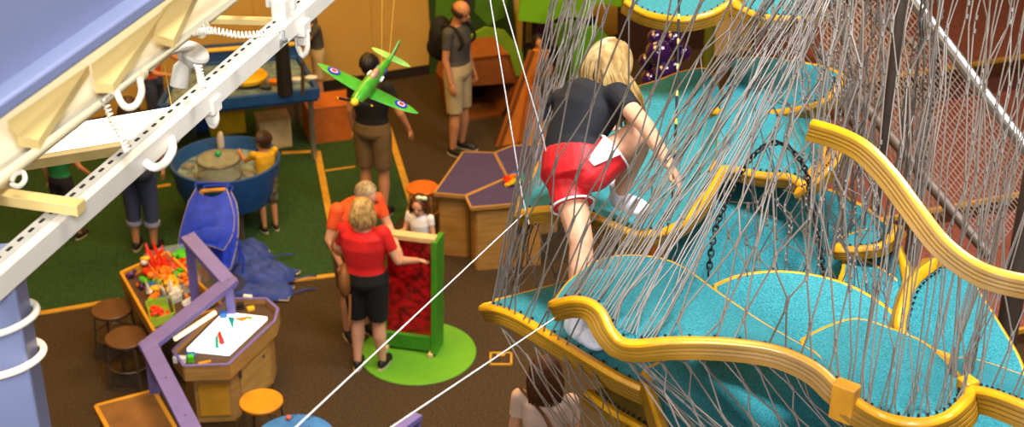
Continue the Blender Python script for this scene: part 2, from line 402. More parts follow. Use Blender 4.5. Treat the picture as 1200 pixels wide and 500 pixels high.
pl('dark teal platform under the white sock with a straight slanting front rim',
   [(572, 361, 5.84), (590, 365, 5.72), (615, 376, 5.65), (650, 397, 5.56), (690, 421, 5.48), (725, 442, 5.42), (762, 460, 5.37)],
   [(576, 357, 5.86), (600, 350, 5.96), (650, 337, 6.16), (690, 326, 6.30), (740, 322, 6.38), (780, 330, 6.28), (800, 400, 5.88)], h=.075)
pl('lowest teal platform, hanging under the nearest wavy rim and running out of frame',
   [(786, 520, 4.98), (850, 560, 4.9), (950, 590, 4.9), (1080, 590, 4.9), (1230, 560, 4.9)],
   [(757, 436, 5.42), (800, 420, 5.6), (900, 415, 5.75), (1040, 440, 5.7), (1240, 470, 5.5)], n=50, fade=.3)
pl('small triangular yellow-edged platform low beneath the dark teal one',
   [(694, 464, 5.6), (720, 482, 5.5), (750, 500, 5.42), (775, 516, 5.38)], [(700, 460, 5.65), (722, 449, 5.75), (745, 440, 5.8), (790, 480, 5.6)], mat_m=M['ply2'], h=.05)
pl('large teal platform under the raised bare leg, sweeping up to an olive shaded back',
   [(606, 252, 6.0), (640, 246, 5.95), (680, 249, 5.9), (712, 262, 5.88), (745, 274, 5.9), (782, 270, 5.95), (808, 252, 6.05), (826, 228, 6.2), (842, 200, 6.4)],
   [(640, 180, 6.8), (665, 150, 7.1), (700, 122, 7.3), (745, 105, 7.4), (772, 97, 7.45), (795, 88, 7.5), (815, 84, 7.5), (832, 86, 7.4), (850, 120, 7.0)], bulge=-.06, h=.07, sides=(1, 0), nob=((.85, 1),))
pl('teal middle platform edged by the flat yellow rim behind the chain loop',
   [(838, 199, 6.40), (860, 199, 6.4), (895, 206, 6.38), (925, 208, 6.34), (946, 220, 6.3)],
   [(846, 118, 7.0), (880, 118, 7.0), (930, 126, 6.95), (960, 136, 6.85), (974, 156, 6.7)], h=.065, sides=(0, 1), nob=((0, .75),))
pl('upper teal platform with a rounded yellow nose in front of the red steps',
   [(840, 132, 6.95), (890, 134, 6.92), (935, 129, 6.85), (966, 120, 6.78), (980, 105, 6.8), (983, 92, 6.95)],
   [(860, 72, 7.55), (885, 70, 7.6), (915, 72, 7.55), (945, 77, 7.4), (968, 82, 7.2), (981, 88, 7.02)], h=.07, sides=(0, 1))
pl('broad teal platform in the centre, crossed by the black chain',
   [(770, 330, 6.0), (830, 400, 5.85), (930, 440, 5.75), (1040, 430, 5.7), (1062, 330, 5.9)],
   [(800, 262, 6.35), (845, 214, 6.6), (900, 210, 6.7), (960, 222, 6.6), (1010, 244, 6.4), (1048, 272, 6.15)], n=50, sides=(0, 1))
pl('teal platform with a thin arched yellow back edge rising behind the nearest one',
   [(842, 398, 5.44), (900, 408, 5.36), (970, 425, 5.25), (1062, 420, 5.3)],
   [(838, 337, 5.58), (870, 326, 5.68), (915, 322, 5.74), (962, 328, 5.74), (1000, 341, 5.68), (1035, 362, 5.55), (1060, 386, 5.4)], h=.06)
pl('low teal platform in the shadow right of the chain with a flat yellow front',
   [(985, 294, 6.0), (1010, 293, 5.98), (1032, 289, 5.98), (1050, 272, 6.1)], [(990, 280, 6.15), (1008, 274, 6.25), (1030, 268, 6.3), (1046, 266, 6.25)], h=.05)
pl('teal platform below the flat yellow front, between the chain and the curled upright rim',
   [(985, 350, 5.8), (1010, 375, 5.7), (1040, 392, 5.65), (1062, 394, 5.65)], [(992, 302, 6.05), (1020, 312, 6.0), (1045, 328, 5.95), (1064, 346, 5.9)], h=.05)
pl('steep teal platform at the far side of the S-shaped beam with a curled rim',
   [(1070, 402, 5.35), (1058, 388, 5.36), (1062, 362, 5.45), (1072, 336, 5.55), (1096, 312, 5.7)],
   [(1200, 450, 5.35), (1190, 420, 5.45), (1168, 382, 5.6), (1148, 350, 5.75), (1130, 318, 5.9)], h=.08)
pl('shallow teal platform leaving the frame, its thick yellow rim below the net knot',
   [(1134, 458, 4.62), (1150, 460, 4.56), (1170, 466, 4.5), (1200, 478, 4.44), (1230, 490, 4.4)],
   [(1112, 424, 4.98), (1135, 424, 5.02), (1160, 430, 5.04), (1200, 444, 5.04), (1235, 456, 5.02)], h=.10)
pl('topmost teal platform above the dark purple balls, seen from the rim side',
   [(738, 6, 7.2), (755, 16, 7.12), (778, 22, 7.05), (805, 24, 7.0), (832, 18, 7.0), (850, 8, 7.05), (864, 0, 7.1)],
   [(742, -14, 7.6), (770, -30, 7.9), (805, -36, 8.0), (840, -30, 7.9), (864, -12, 7.4)], h=.08)
pl('small upper platform with a pale yellow rim above the teal middle',
   [(866, 10, 7.0), (890, 20, 6.95), (920, 23, 6.9), (945, 22, 6.9), (960, 12, 6.95)],
   [(868, -6, 7.3), (890, -14, 7.4), (920, -14, 7.4), (945, -8, 7.3), (958, 4, 7.1)], h=.07)
pl('little upright yellow leaf beside the end of the S-shaped beam',
   [(940, 226, 6.25), (955, 216, 6.2), (972, 200, 6.2), (986, 184, 6.25)], [(944, 204, 6.4), (955, 196, 6.42), (968, 187, 6.4), (982, 178, 6.35)], mat_m=M['yellow'], h=.05)
# the S-shaped edge beam close to the viewer: deck falls away along the sight line
pl('thick S-shaped yellow laminated beam curving over the red steps',
   [(957, 150, 4.32), (985, 159, 4.26), (1014, 175, 4.2), (1044, 206, 4.15), (1074, 246, 4.1), (1105, 285, 4.06), (1140, 312, 4.02), (1176, 326, 3.98), (1230, 336, 3.95)],
   [(960, 153, 4.42), (986, 162, 4.38), (1012, 177, 4.33), (1040, 207, 4.28), (1070, 247, 4.22), (1101, 286, 4.18), (1138, 314, 4.14), (1176, 328, 4.1), (1230, 337, 4.07)],
   h=.075, w=.03, m=4, mat_m=M['yellow'])
# orange joint block between the two nearest rims
q = P(990, 470, 4.56)
MBj = MB().box(q + V((0, 0, .0)), (.075, .05, .125), math.radians(-38))
o = MBj.build('joint_block', mat('orange_block', '#d9962a', .45), bevel=.006, smooth=False); tag(o, 'orange joint block clamping the two nearest yellow rims together', 'joint block')
o = MB().box(P(1133, 455, 4.6), (.05, .05, .07), .5).build('joint_block', M['yellow'], bevel=.006, smooth=False); tag(o, 'yellow joint block where the net cables gather into a knot', 'joint block')
# ------------------------------------------------------------------ nets
def net(label, top, bot, n, rows, r=.0027, jit=.02, m_=None, mid=None, pw=1.0, dv=.11, ferr=True, skip=0.0):
    T = spline(PP(top), 101); B = spline(PP(bot), 101); Md = spline(PP(mid), 101) if mid else None
    def at(A, u):
        u = min(max(u, 0), 1) * 100; i = min(int(u), 99); return A[i].lerp(A[i + 1], u - i)
    us = [(i + rnd(-.25, .25)) / (n - 1) for i in range(n)]
    us[0] = 0; us[-1] = 1
    def pos(u, v):
        a, b = at(T, u), at(B, u)
        if Md:
            c = at(Md, u); return a * ((1 - v) * (1 - 2 * v)) + c * (4 * v * (1 - v)) + b * (v * (2 * v - 1))
        return a.lerp(b, v)
    J = {}
    def joint(i, k):
        key = (i, k)
        if key not in J: J[key] = V((rnd(-1, 1), rnd(-1, 1), rnd(-1, 1))) * jit
        return J[key]
    mb = MB()
    for i in range(n):
        pts = [pos(us[i], 0)]
        for k in range(rows):
            v = ((k + .5) / rows) ** pw; d = dv / rows
            j = i + 1 if (i + k) % 2 == 0 else i - 1
            if 0 <= j < n and rnd(0, 1) >= skip:
                a, b = min(i, j), max(i, j); u = (us[a] + us[b]) / 2; jj = joint(a, k)
                vj = random.Random(a * 131 + k * 17 + n).uniform(-.22, .22) / rows
                s = .0035 * (1 if i > j else -1)
                p0 = pos(u, v + vj - d) + jj; p1 = pos(u, v + vj + d) + jj; sd = (at(T, 1) - at(T, 0)).normalized() * s
                pts += [p0 + sd, p1 + sd]
                if ferr and i == a:
                    mb.m = 1; t = (p1 - p0)
                    mb.tube([p0 - t * .1, p0 + t * .22], r * 1.75, 6); mb.tube([p1 - t * .22, p1 + t * .1], r * 1.75, 6); mb.m = 0
            else:
                pts += [pos(us[i], v) + joint(i, k) * .4]
        pts.append(pos(us[i], 1))
        mb.tube(pts, r, 5, caps=False)
    o = mb.build('climbing_net', [m_ or M['net'], M['ferrule']])
    return tag(o, label, 'net', 'cable nets of the climbing tower')
net('tight bundle of grey net cables falling along the outer edge past the blonde hair',
    [(648, -12, 5.5), (668, -12, 6.0), (690, -12, 6.6), (712, -12, 7.0)], [(576, 358, 5.82), (582, 352, 5.95), (592, 348, 6.05), (606, 345, 6.10)], 30, 9, jit=.012)
net('open hexagonal net hanging in front of the climbing girl',
    [(668, -12, 5.25), (730, -12, 5.15), (800, -12, 5.1), (862, -12, 5.0)], [(582, 362, 5.72), (604, 369, 5.64), (630, 384, 5.56), (664, 404, 5.48)], 11, 5, r=.0033, jit=.02)
net('dense diagonal curtain of grey cables tied along the nearest curled rim',
    [(886, -12, 5.05), (910, -12, 5.15), (940, -12, 5.3), (975, -12, 5.6)], [(658, 350, 5.12), (680, 356, 5.0), (712, 378, 4.92), (765, 401, 4.83)], 36, 8, jit=.02, skip=.45)
net('sparse net slanting behind the dense curtain to the far edge of the nearest platform',
    [(860, -12, 5.9), (890, -12, 6.0), (930, -12, 6.1)], [(712, 306, 5.56), (745, 303, 5.58), (785, 310, 5.55)], 9, 9, jit=.025)
net('wide meshed net spread over the nearest wavy platform',
    [(955, -12, 5.0), (985, -12, 4.95), (1010, -12, 4.9)], [(765, 399, 4.83), (850, 401, 4.76), (915, 411, 4.70), (985, 455, 4.62)], 13, 6, r=.0033, jit=.03)
net('dark tangled net around the rounded yellow nose',
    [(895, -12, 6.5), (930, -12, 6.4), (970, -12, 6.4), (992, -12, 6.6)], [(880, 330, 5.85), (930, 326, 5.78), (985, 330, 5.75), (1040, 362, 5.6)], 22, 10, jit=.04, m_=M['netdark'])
net('pale net tangle behind the dark one beside the red steps',
    [(920, -12, 7.0), (950, -12, 6.9), (985, -12, 6.9)], [(945, 290, 6.1), (985, 296, 6.1), (1045, 270, 6.15)], 18, 12, jit=.035)
net('tall net of nearly upright cables crossing the S-shaped beam',
    [(1030, -12, 4.85), (1090, -12, 4.75), (1160, -12, 4.6), (1235, -12, 4.45)], [(992, 462, 4.6), (1030, 484, 4.52), (1080, 492, 4.48), (1128, 470, 4.52)], 24, 6, jit=.022, skip=.3)
net('net gathering into the knot beside the yellow joint block',
    [(1150, -12, 5.1), (1210, -12, 5.0), (1290, -12, 4.9)], [(1112, 448, 4.75), (1124, 450, 4.7), (1136, 455, 4.62)], 11, 6, jit=.02)
net('sparse net falling over the shallow platform that leaves the frame',
    [(1215, -12, 4.6), (1300, -12, 4.5), (1380, -12, 4.4)], [(1140, 456, 4.6), (1180, 468, 4.5), (1230, 488, 4.42)], 9, 5, jit=.02)
net('packed bundle of net cables standing like a post before the red steps',
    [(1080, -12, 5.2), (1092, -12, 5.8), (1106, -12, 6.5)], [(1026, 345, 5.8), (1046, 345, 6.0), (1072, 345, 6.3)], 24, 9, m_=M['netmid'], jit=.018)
net('grey bundle of net cables to the side of the handrail post',
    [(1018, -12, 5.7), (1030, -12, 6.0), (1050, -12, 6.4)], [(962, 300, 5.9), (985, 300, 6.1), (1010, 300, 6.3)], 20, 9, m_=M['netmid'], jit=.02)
net('long slack net under the nearest wavy rim over the lowest platform',
    [(724, 408, 4.92), (800, 413, 4.86), (880, 424, 4.8), (960, 452, 4.72)], [(850, 600, 4.7), (930, 610, 4.7), (1010, 610, 4.66), (1090, 610, 4.6)], 17, 4, r=.0033, jit=.02)
net('tight strand bundle sweeping down from the curled rim tip over the lowest platform',
    [(722, 410, 4.95), (735, 415, 4.93), (752, 417, 4.92)], [(860, 560, 4.8), (900, 575, 4.8), (940, 590, 4.8)], 9, 4, jit=.012)
net('loose net hanging below the slanting rim over the long-haired child',
    [(578, 374, 5.78), (610, 386, 5.66), (650, 407, 5.56), (700, 436, 5.45)], [(690, 560, 5.0), (715, 570, 5.0), (740, 570, 5.0), (775, 580, 5.0)], 14, 5, jit=.02)
net('net strung between the dark teal platform and the one with the raised leg',
    [(604, 262, 6.02), (640, 258, 5.98), (685, 262, 5.92), (735, 280, 5.92)], [(588, 352, 5.94), (625, 344, 6.08), (670, 332, 6.23), (730, 322, 6.33)], 12, 4, jit=.03)
net('net rising from the arched back edge to the flat yellow rim in the middle',
    [(850, 212, 6.35), (890, 216, 6.36), (940, 228, 6.28)], [(842, 338, 5.6), (915, 324, 5.74), (1000, 342, 5.68)], 9, 4, jit=.04)
# ------------------------------------------------------------------ chain, ropes, guy wires
def chain(label, path, link=.034):
    c = spline(PP(path), 400); L = sum((b - a).length for a, b in zip(c, c[1:])); n = int(L / (link * .72)); pts = spline(c, n)
    mb = MB()
    for i in range(n - 1):
        t = (pts[i + 1] - pts[i]).normalized(); a, u = frame(t); s = a if i % 2 else u; ce = (pts[i] + pts[i + 1]) / 2
        ring = [ce + t * (math.cos(TAU * k / 10) * link * .5) + s * (math.sin(TAU * k / 10) * link * .3) for k in range(11)]
        mb.tube(ring, .0042, 5, caps=False)
    return tag(mb.build('chain', M['chain']), label, 'chain')
chain('black chain looped in an arch over the central teal platform', [(830, 322, 5.9), (838, 270, 5.95), (858, 222, 6.05), (878, 188, 6.1), (898, 170, 6.1), (916, 168, 6.1), (932, 180, 6.1), (944, 200, 6.05), (952, 240, 5.95), (962, 300, 5.8), (968, 340, 5.7)])
def cable(name, label, pts, r, m_, cat):
    return tag(MB().tube(pts, r, 6).build(name, m_), label, cat)
cable('guy_wire', 'white taut line slanting from the blue table to the outer net bundle', [P(330, 516, 3.3), P(612, 252, 5.9)], .0022, M['wire'], 'line')
cable('guy_wire', 'white taut line ending at the curled tip of the nearest platform', [P(438, 514, 3.3), P(655, 369, 5.15)], .0022, M['wire'], 'line')
cable('guy_wire', 'thin pale line hanging past the standing bald man, the one nearer him', [P(572, -15, 5.5), P(612, 230, 5.8), P(620, 262, 5.85)], .0024, M['wire'], 'line')
cable('guy_wire', 'thin pale line hanging nearer the net bundle, ending at the yellow rim', [P(585, -15, 5.4), P(636, 160, 5.6), P(655, 246, 5.95)], .0024, M['wire'], 'line')
def dn0(p): return V((p.x, p.y, 0))
pp = spline([P(796, -12, 6.2), P(793, 120, 6.0), P(788, 235, 5.95)], 40)
mb = MB()
for i in range(39):
    mb.m = 1 if i % 5 == 0 else 0; mb.tube([pp[i], pp[i + 1]], .0052, 6, caps=False)
tag(mb.build('rope', [M['slot'], M['pyel']]), 'dark rope with yellow bands hanging behind the girl', 'rope')
# ------------------------------------------------------------------ steps guard: steel rails with wire mesh, posts
def quadmesh(a, b, c, d, nu, nv, r):
    mb = MB()
    for i in range(nu + 1): mb.tube([a.lerp(b, i / nu), d.lerp(c, i / nu)], r, 4, caps=False)
    for j in range(nv + 1): mb.tube([a.lerp(d, j / nv), b.lerp(c, j / nv)], r, 4, caps=False)
    return mb
t = thing('guard_rail', 'steel guard rail with square wire mesh slanting beside the red steps', 'guard rail', G(1150, 400))
a, b = P(1040, -40, 9.0), P(1230, 210, 8.2); c, d = P(1160, 300, 8.2), P(960, 60, 9.0)
MB().tube([a, b], .035, 10).build('top_rail', M['steel'], t)
MB().tube([d, c], .03, 10).build('bottom_rail', M['steeld'], t)
quadmesh(a, b, c, d, 34, 26, .0022).build('wire_mesh', M['meshw'], t)
for u in (.34, .9):
    p = a.lerp(b, u); q = d.lerp(c, u); g = V((p.x, p.y, 0)); MB().tube([g, p], .03, 8).build('post', M['steeld'], t)
t = thing('guard_rail', 'second wire mesh panel behind the packed cable bundle, with a dark lower rail', 'guard rail', G(1050, 300))
a, b = P(965, -30, 9.6), P(1080, 60, 9.1); c, d = P(1110, 290, 8.6), P(965, 95, 9.2)
MB().tube([a, b], .025, 10).build('top_rail', M['steeld'], t)
MB().tube([d, c], .03, 10).build('bottom_rail', M['steeld'], t)
quadmesh(a, b, c, d, 26, 20, .0022).build('wire_mesh', M['meshw'], t)
for px, py, d, r_, lab in ((1038, 150, 7.4, .025, 'dark steel post behind the nets between the yellow nose and the beam'), (1192, 320, 6.9, .05, 'thick grey steel post behind the sparse net near the frame edge')):
    q = P(px, py, d); t = thing('support_post', lab, 'post', dn0(q)); MB().tube([dn0(q), V((q.x, q.y, 8.6))], r_, 14).build('shaft', M['steeld'], t)
    MB().box(dn0(q) + V((0, 0, .01)), (.25, .25, .02)).build('base_plate', M['steeld'], t)
def GB(px, py, z): return G(px, py, z + .6)      # height given over the hall gallery level
# ------------------------------------------------------------------ steel truss, rails and lamps at the gallery edge
BD = V((.274, .962, 0)); CD = V((.962, -.274, 0))       # along the beams, across them
# blue post
pc = P(2, 420, 3.75); RZ = math.atan2(BD.y, BD.x) - PI / 2
t = thing('steel_post', 'blue grey painted steel post wrapped with two rope lights', 'post', (pc.x, pc.y, 0))
MB().box((pc.x, pc.y, 2.81), (.155, .11, 5.62), RZ + .35).build('shaft', M['blue_steel'], t, bevel=.008, smooth=False)
MB().box((pc.x, pc.y, .01), (.3, .3, .02), RZ).build('base_plate', M['blue_steel'], t, bevel=.004, smooth=False)
for py, lab in ((378, 'dim white rope light wrapped round the blue post, the upper one'), (441, 'glowing rope light wrapped round the blue post, the lower one')):
    z = P(20, py, 3.68).z; mb = MB()
    ring = [V((pc.x, pc.y, z + .018 * math.cos(q + .6))) + V((math.cos(q) * .101, math.sin(q) * .098, 0)) for q in [TAU * k / 40 for k in range(41)]]
    mb.tube(ring, .009, 8)
    o = mb.build('rope_light', M['cord'] if py < 400 else M['rope']); tag(o, lab, 'rope light')
# big blue beam
a0 = GB(-90, 171, 5.7); a1 = GB(330, -120, 5.7)
def along(p, s, c=0, z=0): return p + BD * s + CD * c + V((0, 0, z))
L = (a1 - a0).dot(BD)
t = thing('steel_beam', 'broad blue grey steel beam crossing the top corner', 'beam', a0)
MB().bar(along(a0, 0, -.03, .17), along(a0, L, -.03, .17), .03, .40).build('web', M['blue_steel'], t, smooth=False)
MB().bar(along(a0, 0, -.01, -.012), along(a0, L, -.01, -.012), .08, .03).build('bottom_flange', M['blue_steel'], t, bevel=.006)
MB().bar(along(a0, 0, -.02, .38), along(a0, L, -.02, .38), .10, .03).build('top_flange', M['blue_steel'], t, bevel=.006)
# ribbed cream deck panel hanging below the beam
top = [(-30, 150), (18, 137), (104, 76), (110, 73), (188, 14), (196, 8), (250, -35)]
t = thing('ribbed_panel', 'cream ribbed metal panel under the blue beam', 'ceiling panel', GB(60, 130, 5.4))
dk = GB
up = [(-40, 164), (14, 138), (22, 132), (104, 75), (110, 72), (190, 15), (196, 8), (262, -36)]
lo = [(-110, 236), (-36, 196), (16, 160), (42, 165), (103, 95), (130, 100), (176, 36), (206, 46)]
zt = [5.62, 5.62, 5.62, 5.62, 5.62, 5.62, 5.62, 5.62]
zl = [5.36, 5.30, 5.36, 5.30, 5.36, 5.30, 5.36, 5.30]
rows = [[dk(*p, z) for p, z in zip(up, zt)], [dk(*p, z) for p, z in zip(lo, zl)]]
mb = MB()
# tan ribs and pale flats
ribs = [((8, 142), (104, 76), (45, 164), (20, 160)), ((107, 75), (196, 8), (132, 98), (110, 98)), ((190, 10), (240, -28), (203, 46), (180, 40))]
for r_ in ribs:
    c0, c1, c2, c3 = dk(*r_[0], 5.6), dk(*r_[1], 5.6), dk(*r_[2], 5.59), dk(*r_[3], 5.59)
    MB().prism([c0, c1, c2, c3], V((0, 0, -.02))).build('rib', M['tan'], t, smooth=False)
fl = [dk(-90, 190, 5.54), dk(262, -50, 5.54), dk(300, -24, 5.54), dk(206, 46, 5.54), dk(20, 180, 5.54), dk(-90, 256, 5.54)]
MB().prism(fl, V((0, 0, -.012))).build('backing_sheet', M['cream'], t, smooth=False)
# slotted white rail
z5 = 5.0
r0 = GB(-60, 376, z5); r1 = GB(470, -96, z5); L = (r1 - r0).dot(BD)
r1 = r0 + BD * L
t = thing('slotted_rail', 'white slotted steel rail running diagonally across the lamps', 'rail', r0)
W_, H_ = .062, .062
MB().bar(r0, r1, W_, H_).build('channel', M['white'], t, bevel=.003, smooth=False)
mb = MB(); n = int(L / .048)
MB().bar(r0 + V((0, 0, H_ / 2 + .0015)) - CD * .012, r1 + V((0, 0, H_ / 2 + .0015)) - CD * .012, .034, .003).build('slot_strip', mat('grey_strip', '#b8b4aa', .5), t, smooth=False)
for i in range(n):
    p = r0 + BD * (.03 + i * .048) + V((0, 0, H_ / 2 + .004)) - CD * .012
    mb.bar(p - BD * .010, p + BD * .010, .0075, .003)
ks = mb.build('slots', M['slot'], t, smooth=False); ks['kind'] = 'stuff'
# two conduits
for a, b, z, r_, nm, lab in (((12, 200), (240, 32), 5.12, .019, 'conduit', 'thick cream conduit pipe carrying the spot lamps'), ((0, 190), (236, 22), 5.22, .009, 'conduit', 'thin cream pipe beside the ribbed panel')):
    p, q = GB(*a, z), GB(*b, z); d = BD
    o = MB().tube([p - d * .7, p + d * ((q - p).length + .9)], r_, 12).build(nm, M['cream']); tag(o, lab, 'pipe')
# cream cross bars
def crossbar(label, pe, z, w, h, length, m_):
    e = GB(*pe, z); t = thing('cross_bar', label, 'bar', e)
    MB().bar(e - CD * length, e, w, h).build('box_section', m_, t, bevel=.003, smooth=False)
    MB().bar(e - CD * .004, e + CD * .006, w * 1.06, h * 1.06).build('end_cap', m_, t, bevel=.003, smooth=False)
crossbar('cream box bar with a capped end resting on the slotted rail', (93, 243), 5.07, .04, .030, .9, M['tan'])
o = MB().bar(GB(215, 22, 5.0), GB(345, 26, 5.0), .03, .022).build('cross_bar', M['tan'], bevel=.003, smooth=False); tag(o, 'cream bar bridging the pipes and the rail near the coiled cord', 'bar')
q = GB(-2, 216, 5.08)
o = MB().box(q, (.06, .06, .085), RZ).build('junction_box', M['cream'], bevel=.006, smooth=False); tag(o, 'pale junction box at the top of the blue post', 'box')
# fluorescent fitting
t = thing('fluorescent_light', 'white fluorescent batten with lit tubes behind the slotted rail', 'lamp', GB(118, 160, 4.5))
ca = [GB(22, 190, 4.5), GB(78, 153, 4.5), GB(206, 131, 4.5), GB(192, 163, 4.5)]
MB().prism(ca, (0, 0, -.035)).build('housing', mat('batten_tan', '#9a8450', .5), t, smooth=False)
def lerp4(u, v): return ca[0].lerp(ca[3], u).lerp(ca[1].lerp(ca[2], u), v)
for v in (.18, .5, .82):
    MB().tube([lerp4(.03, v) + V((0, 0, .02)), lerp4(.97, v) + V((0, 0, .02))], .018, 10).build('lit_tube', M['tube'], t)
MB().bar(lerp4(0, .66) + V((0, 0, .014)), lerp4(1, .66) + V((0, 0, .014)), .03, .03).build('reflector_ridge', M['cream'], t, smooth=False)
MB().bar(lerp4(0, .34) + V((0, 0, .014)), lerp4(1, .34) + V((0, 0, .014)), .03, .03).build('reflector_ridge', M['cream'], t, smooth=False)
# spot lamps
def axis_M(d, up=None):
    d = V(d).normalized(); a, u = frame(d, up); return Matrix((a, u, d)).transposed()
def spot(label, px, py, z, scale, aim, yoke, can=True):
    c = GB(px, py, z); t = thing('spot_lamp', label, 'spot lamp', c - V((0, 0, .05))); s = scale; A = axis_M(aim)
    MB().lathe(c, [(.012 * s, -.03 * s), (.05 * s, -.028 * s), (.060 * s, -.012 * s), (.062 * s, .012 * s), (.055 * s, .022 * s), (.018 * s, .026 * s)], 28, A).build('lamp_head', M['white'], t)
    if can:
        k = c + (RT * -.045 - UP * .075) * s
        MB().lathe(k, [(.03 * s, -.05 * s), (.036 * s, -.045 * s), (.034 * s, .03 * s), (.02 * s, .05 * s), (.008 * s, .055 * s)], 24, axis_M(V((.25, .2, 1)))).build('ballast_can', M['white'], t)
    y = GB(*yoke, z + .05)
    MB().tube(spline([c + V((0, 0, .02)), c.lerp(y, .5) + V((0, 0, .03)), y], 12), .012 * s, 8).build('yoke', M['white'], t)
    return t
spot('white spot lamp with a round dish head clamped to the cream conduit', 226, 64, 5.0, .82, RT * .45 + UP * .65 - FWD * .5, (176, 80))
def clamp(label, px, py, z, lamp=True, ul=.1, uw=.03, cup=False):
    c = GB(px, py, z); t = thing('rail_lamp', label, 'lamp bracket', c - V((0, 0, .1)))
    MB().box(c, (.045, .06, .05), RZ).build('clamp', M['white'], t, bevel=.005, smooth=False)
    MB().box(c + V((0, 0, -.04)), (.026, .03, .04), RZ).build('stem', M['white'], t, bevel=.004, smooth=False)
    pts = [c + CD * -uw + V((0, 0, -.02)), c - CD * uw * .9 + V((0, 0, -ul * .7)), c + V((0, 0, -ul)), c + CD * uw * .9 + V((0, 0, -ul * .7)), c + CD * uw + V((0, 0, -.01))]
    MB().tube(spline(pts, 20), .0095, 8).build('cable_loop', M['cord'], t)
    return t
clamp('white rail bracket with a long cable loop beside the boy in the dark shirt', 353, 32, 4.98, ul=.10, uw=.018)
clamp('white rail bracket with a short cable loop above the round water tub', 247, 122, 4.98, ul=.07, uw=.014)
c = clamp('white rail bracket with a fat curled cable near the backpack wearer', 197, 160, 4.96, ul=.03, uw=.012)
tag(MB().tube(spline(PP([(200, 160, 4.25), (202, 176, 4.2), (192, 192, 4.15), (180, 196, 4.1), (170, 190, 4.1)]), 30), .012, 10).build('cable', M['cord']), 'fat white curled cable under the rail near the backpack wearer', 'cable')
t = thing('spot_lamp', 'white twin socket lamp holder pinned on the rail at the top edge', 'spot lamp', GB(328, 40, 5.02))
c = GB(329, 14, 5.06)
MB().box(c, (.05, .05, .10), RZ).build('socket_body', M['white'], t, bevel=.008, smooth=False)
MB().box(GB(317, -6, 5.1), (.03, .03, .08), RZ).build('socket', M['white'], t, bevel=.005, smooth=False)
MB().box(GB(341, -4, 5.1), (.03, .03, .08), RZ).build('socket', M['white'], t, bevel=.005, smooth=False)
MB().tube([GB(331, 32, 5.03), GB(332, 46, 5.0)], .006, 8).lathe(GB(332, 47, 5.0), [(.004, .006), (.014, .004), (.014, -.006), (.004, -.008)], 14).build('thumb_screw', M['steel'], t)
# coiled cords
def coil(label, path, R, r, turns, straight=None):
    mb = helix(PP(path), R, r, turns)
    return tag(mb.build('coiled_cord', M['cord']), label, 'coiled cord')
coil('white coiled cord sagging from the pipes to the rail', [(228, 38, 4.55), (250, 36, 4.5), (280, 41, 4.5), (310, 39, 4.5), (334, 31, 4.5)], .0085, .0032, 26)
coil('white coiled cord hanging beneath the round dish lamp', [(232, 76, 4.3), (235, 90, 4.3), (238, 104, 4.28)], .009, .0032, 8)
coil('white coiled cord hanging in front of the fluorescent batten', [(124, 122, 4.0), (131, 140, 4.0), (142, 158, 4.0), (150, 178, 3.98)], .008, .003, 13)
coil('white coiled cord bunched round the conduit above the batten', [(118, 116, 3.98), (128, 107, 4.0), (138, 107, 4.0)], .011, .0036, 6)
coil('white coiled cord bunched beside the conduit joint at the cross bar', [(222, 36, 4.6), (232, 30, 4.6), (240, 31, 4.6)], .010, .0034, 5)
tag(MB().tube(spline(PP([(136, 106, 4.0), (142, 120, 3.98), (150, 126, 3.96), (160, 122, 3.96), (166, 108, 3.98), (164, 94, 4.05)]), 30), .0095, 10).build('cable', M['cord']), 'thick white cable drooping in a loop from the conduit', 'cable')
tag(MB().tube(spline(PP([(14, 216, 3.7), (22, 218, 3.68), (29, 211, 3.68), (27, 202, 3.7), (18, 204, 3.7), (14, 212, 3.7)]), 30), .0065, 8).build('cable', M['cord']), 'white looped cable end beside the junction box', 'cable')
tag(MB().tube([P(193, 78, 4.6), P(203, 136, 4.5)], .0016, 5).build('wire', M['strip']), 'thin tan wire hanging beside the dish lamp', 'wire')
# pipe clips
for i, p in enumerate(((162, 86), (236, 34))):
    q = GB(*p, 5.12); A = axis_M(BD)
    o = MB().lathe(q, [(.021, -.012), (.026, -.012), (.026, .012), (.021, .012)], 18, A).build('pipe_clip', M['cream']); tag(o, ['cream pipe clip on the conduit near the drooping cable loop', 'cream pipe clip on the conduit by the cross bar'][i], 'clip')
# ------------------------------------------------------------------ model aeroplane on two wires
def apx(px, py, d=8.6): return P(px, py, d)
c = apx(431, 106); nose = apx(416, 119, 8.35); tail = apx(460, 66, 9.0)
ax = (nose - tail).normalized(); span = (apx(492, 131, 8.72) - apx(370, 82, 8.62)); sp = (span - ax * span.dot(ax)).normalized(); upv = sp.cross(ax).normalized()
if upv.z < 0: upv = -upv
t = thing('model_aeroplane', 'green model fighter aeroplane hanging from two thin wires', 'model aeroplane', c - V((0, 0, .15)))
mb = MB(); Lf = (nose - tail).length
rg = []
for f, a, b, z in ((0, .008, .012, .012), (.12, .018, .026, .008), (.35, .030, .044, .002), (.6, .04, .058, 0), (.8, .042, .05, 0), (.95, .034, .036, 0), (1, .02, .02, 0)):
    rg.append((tail + ax * Lf * f + upv * z, sp, upv, a, b))
mb.loft(rg, 16).build('fuselage', M['pg'], t)
can = tail + ax * Lf * .58 + upv * .05
MB().ell(can, .022, .075, .032, Matrix((sp, ax, upv)).transposed()).build('canopy', mat('canopy_glass', '#b58a70', .1, coat=1), t)
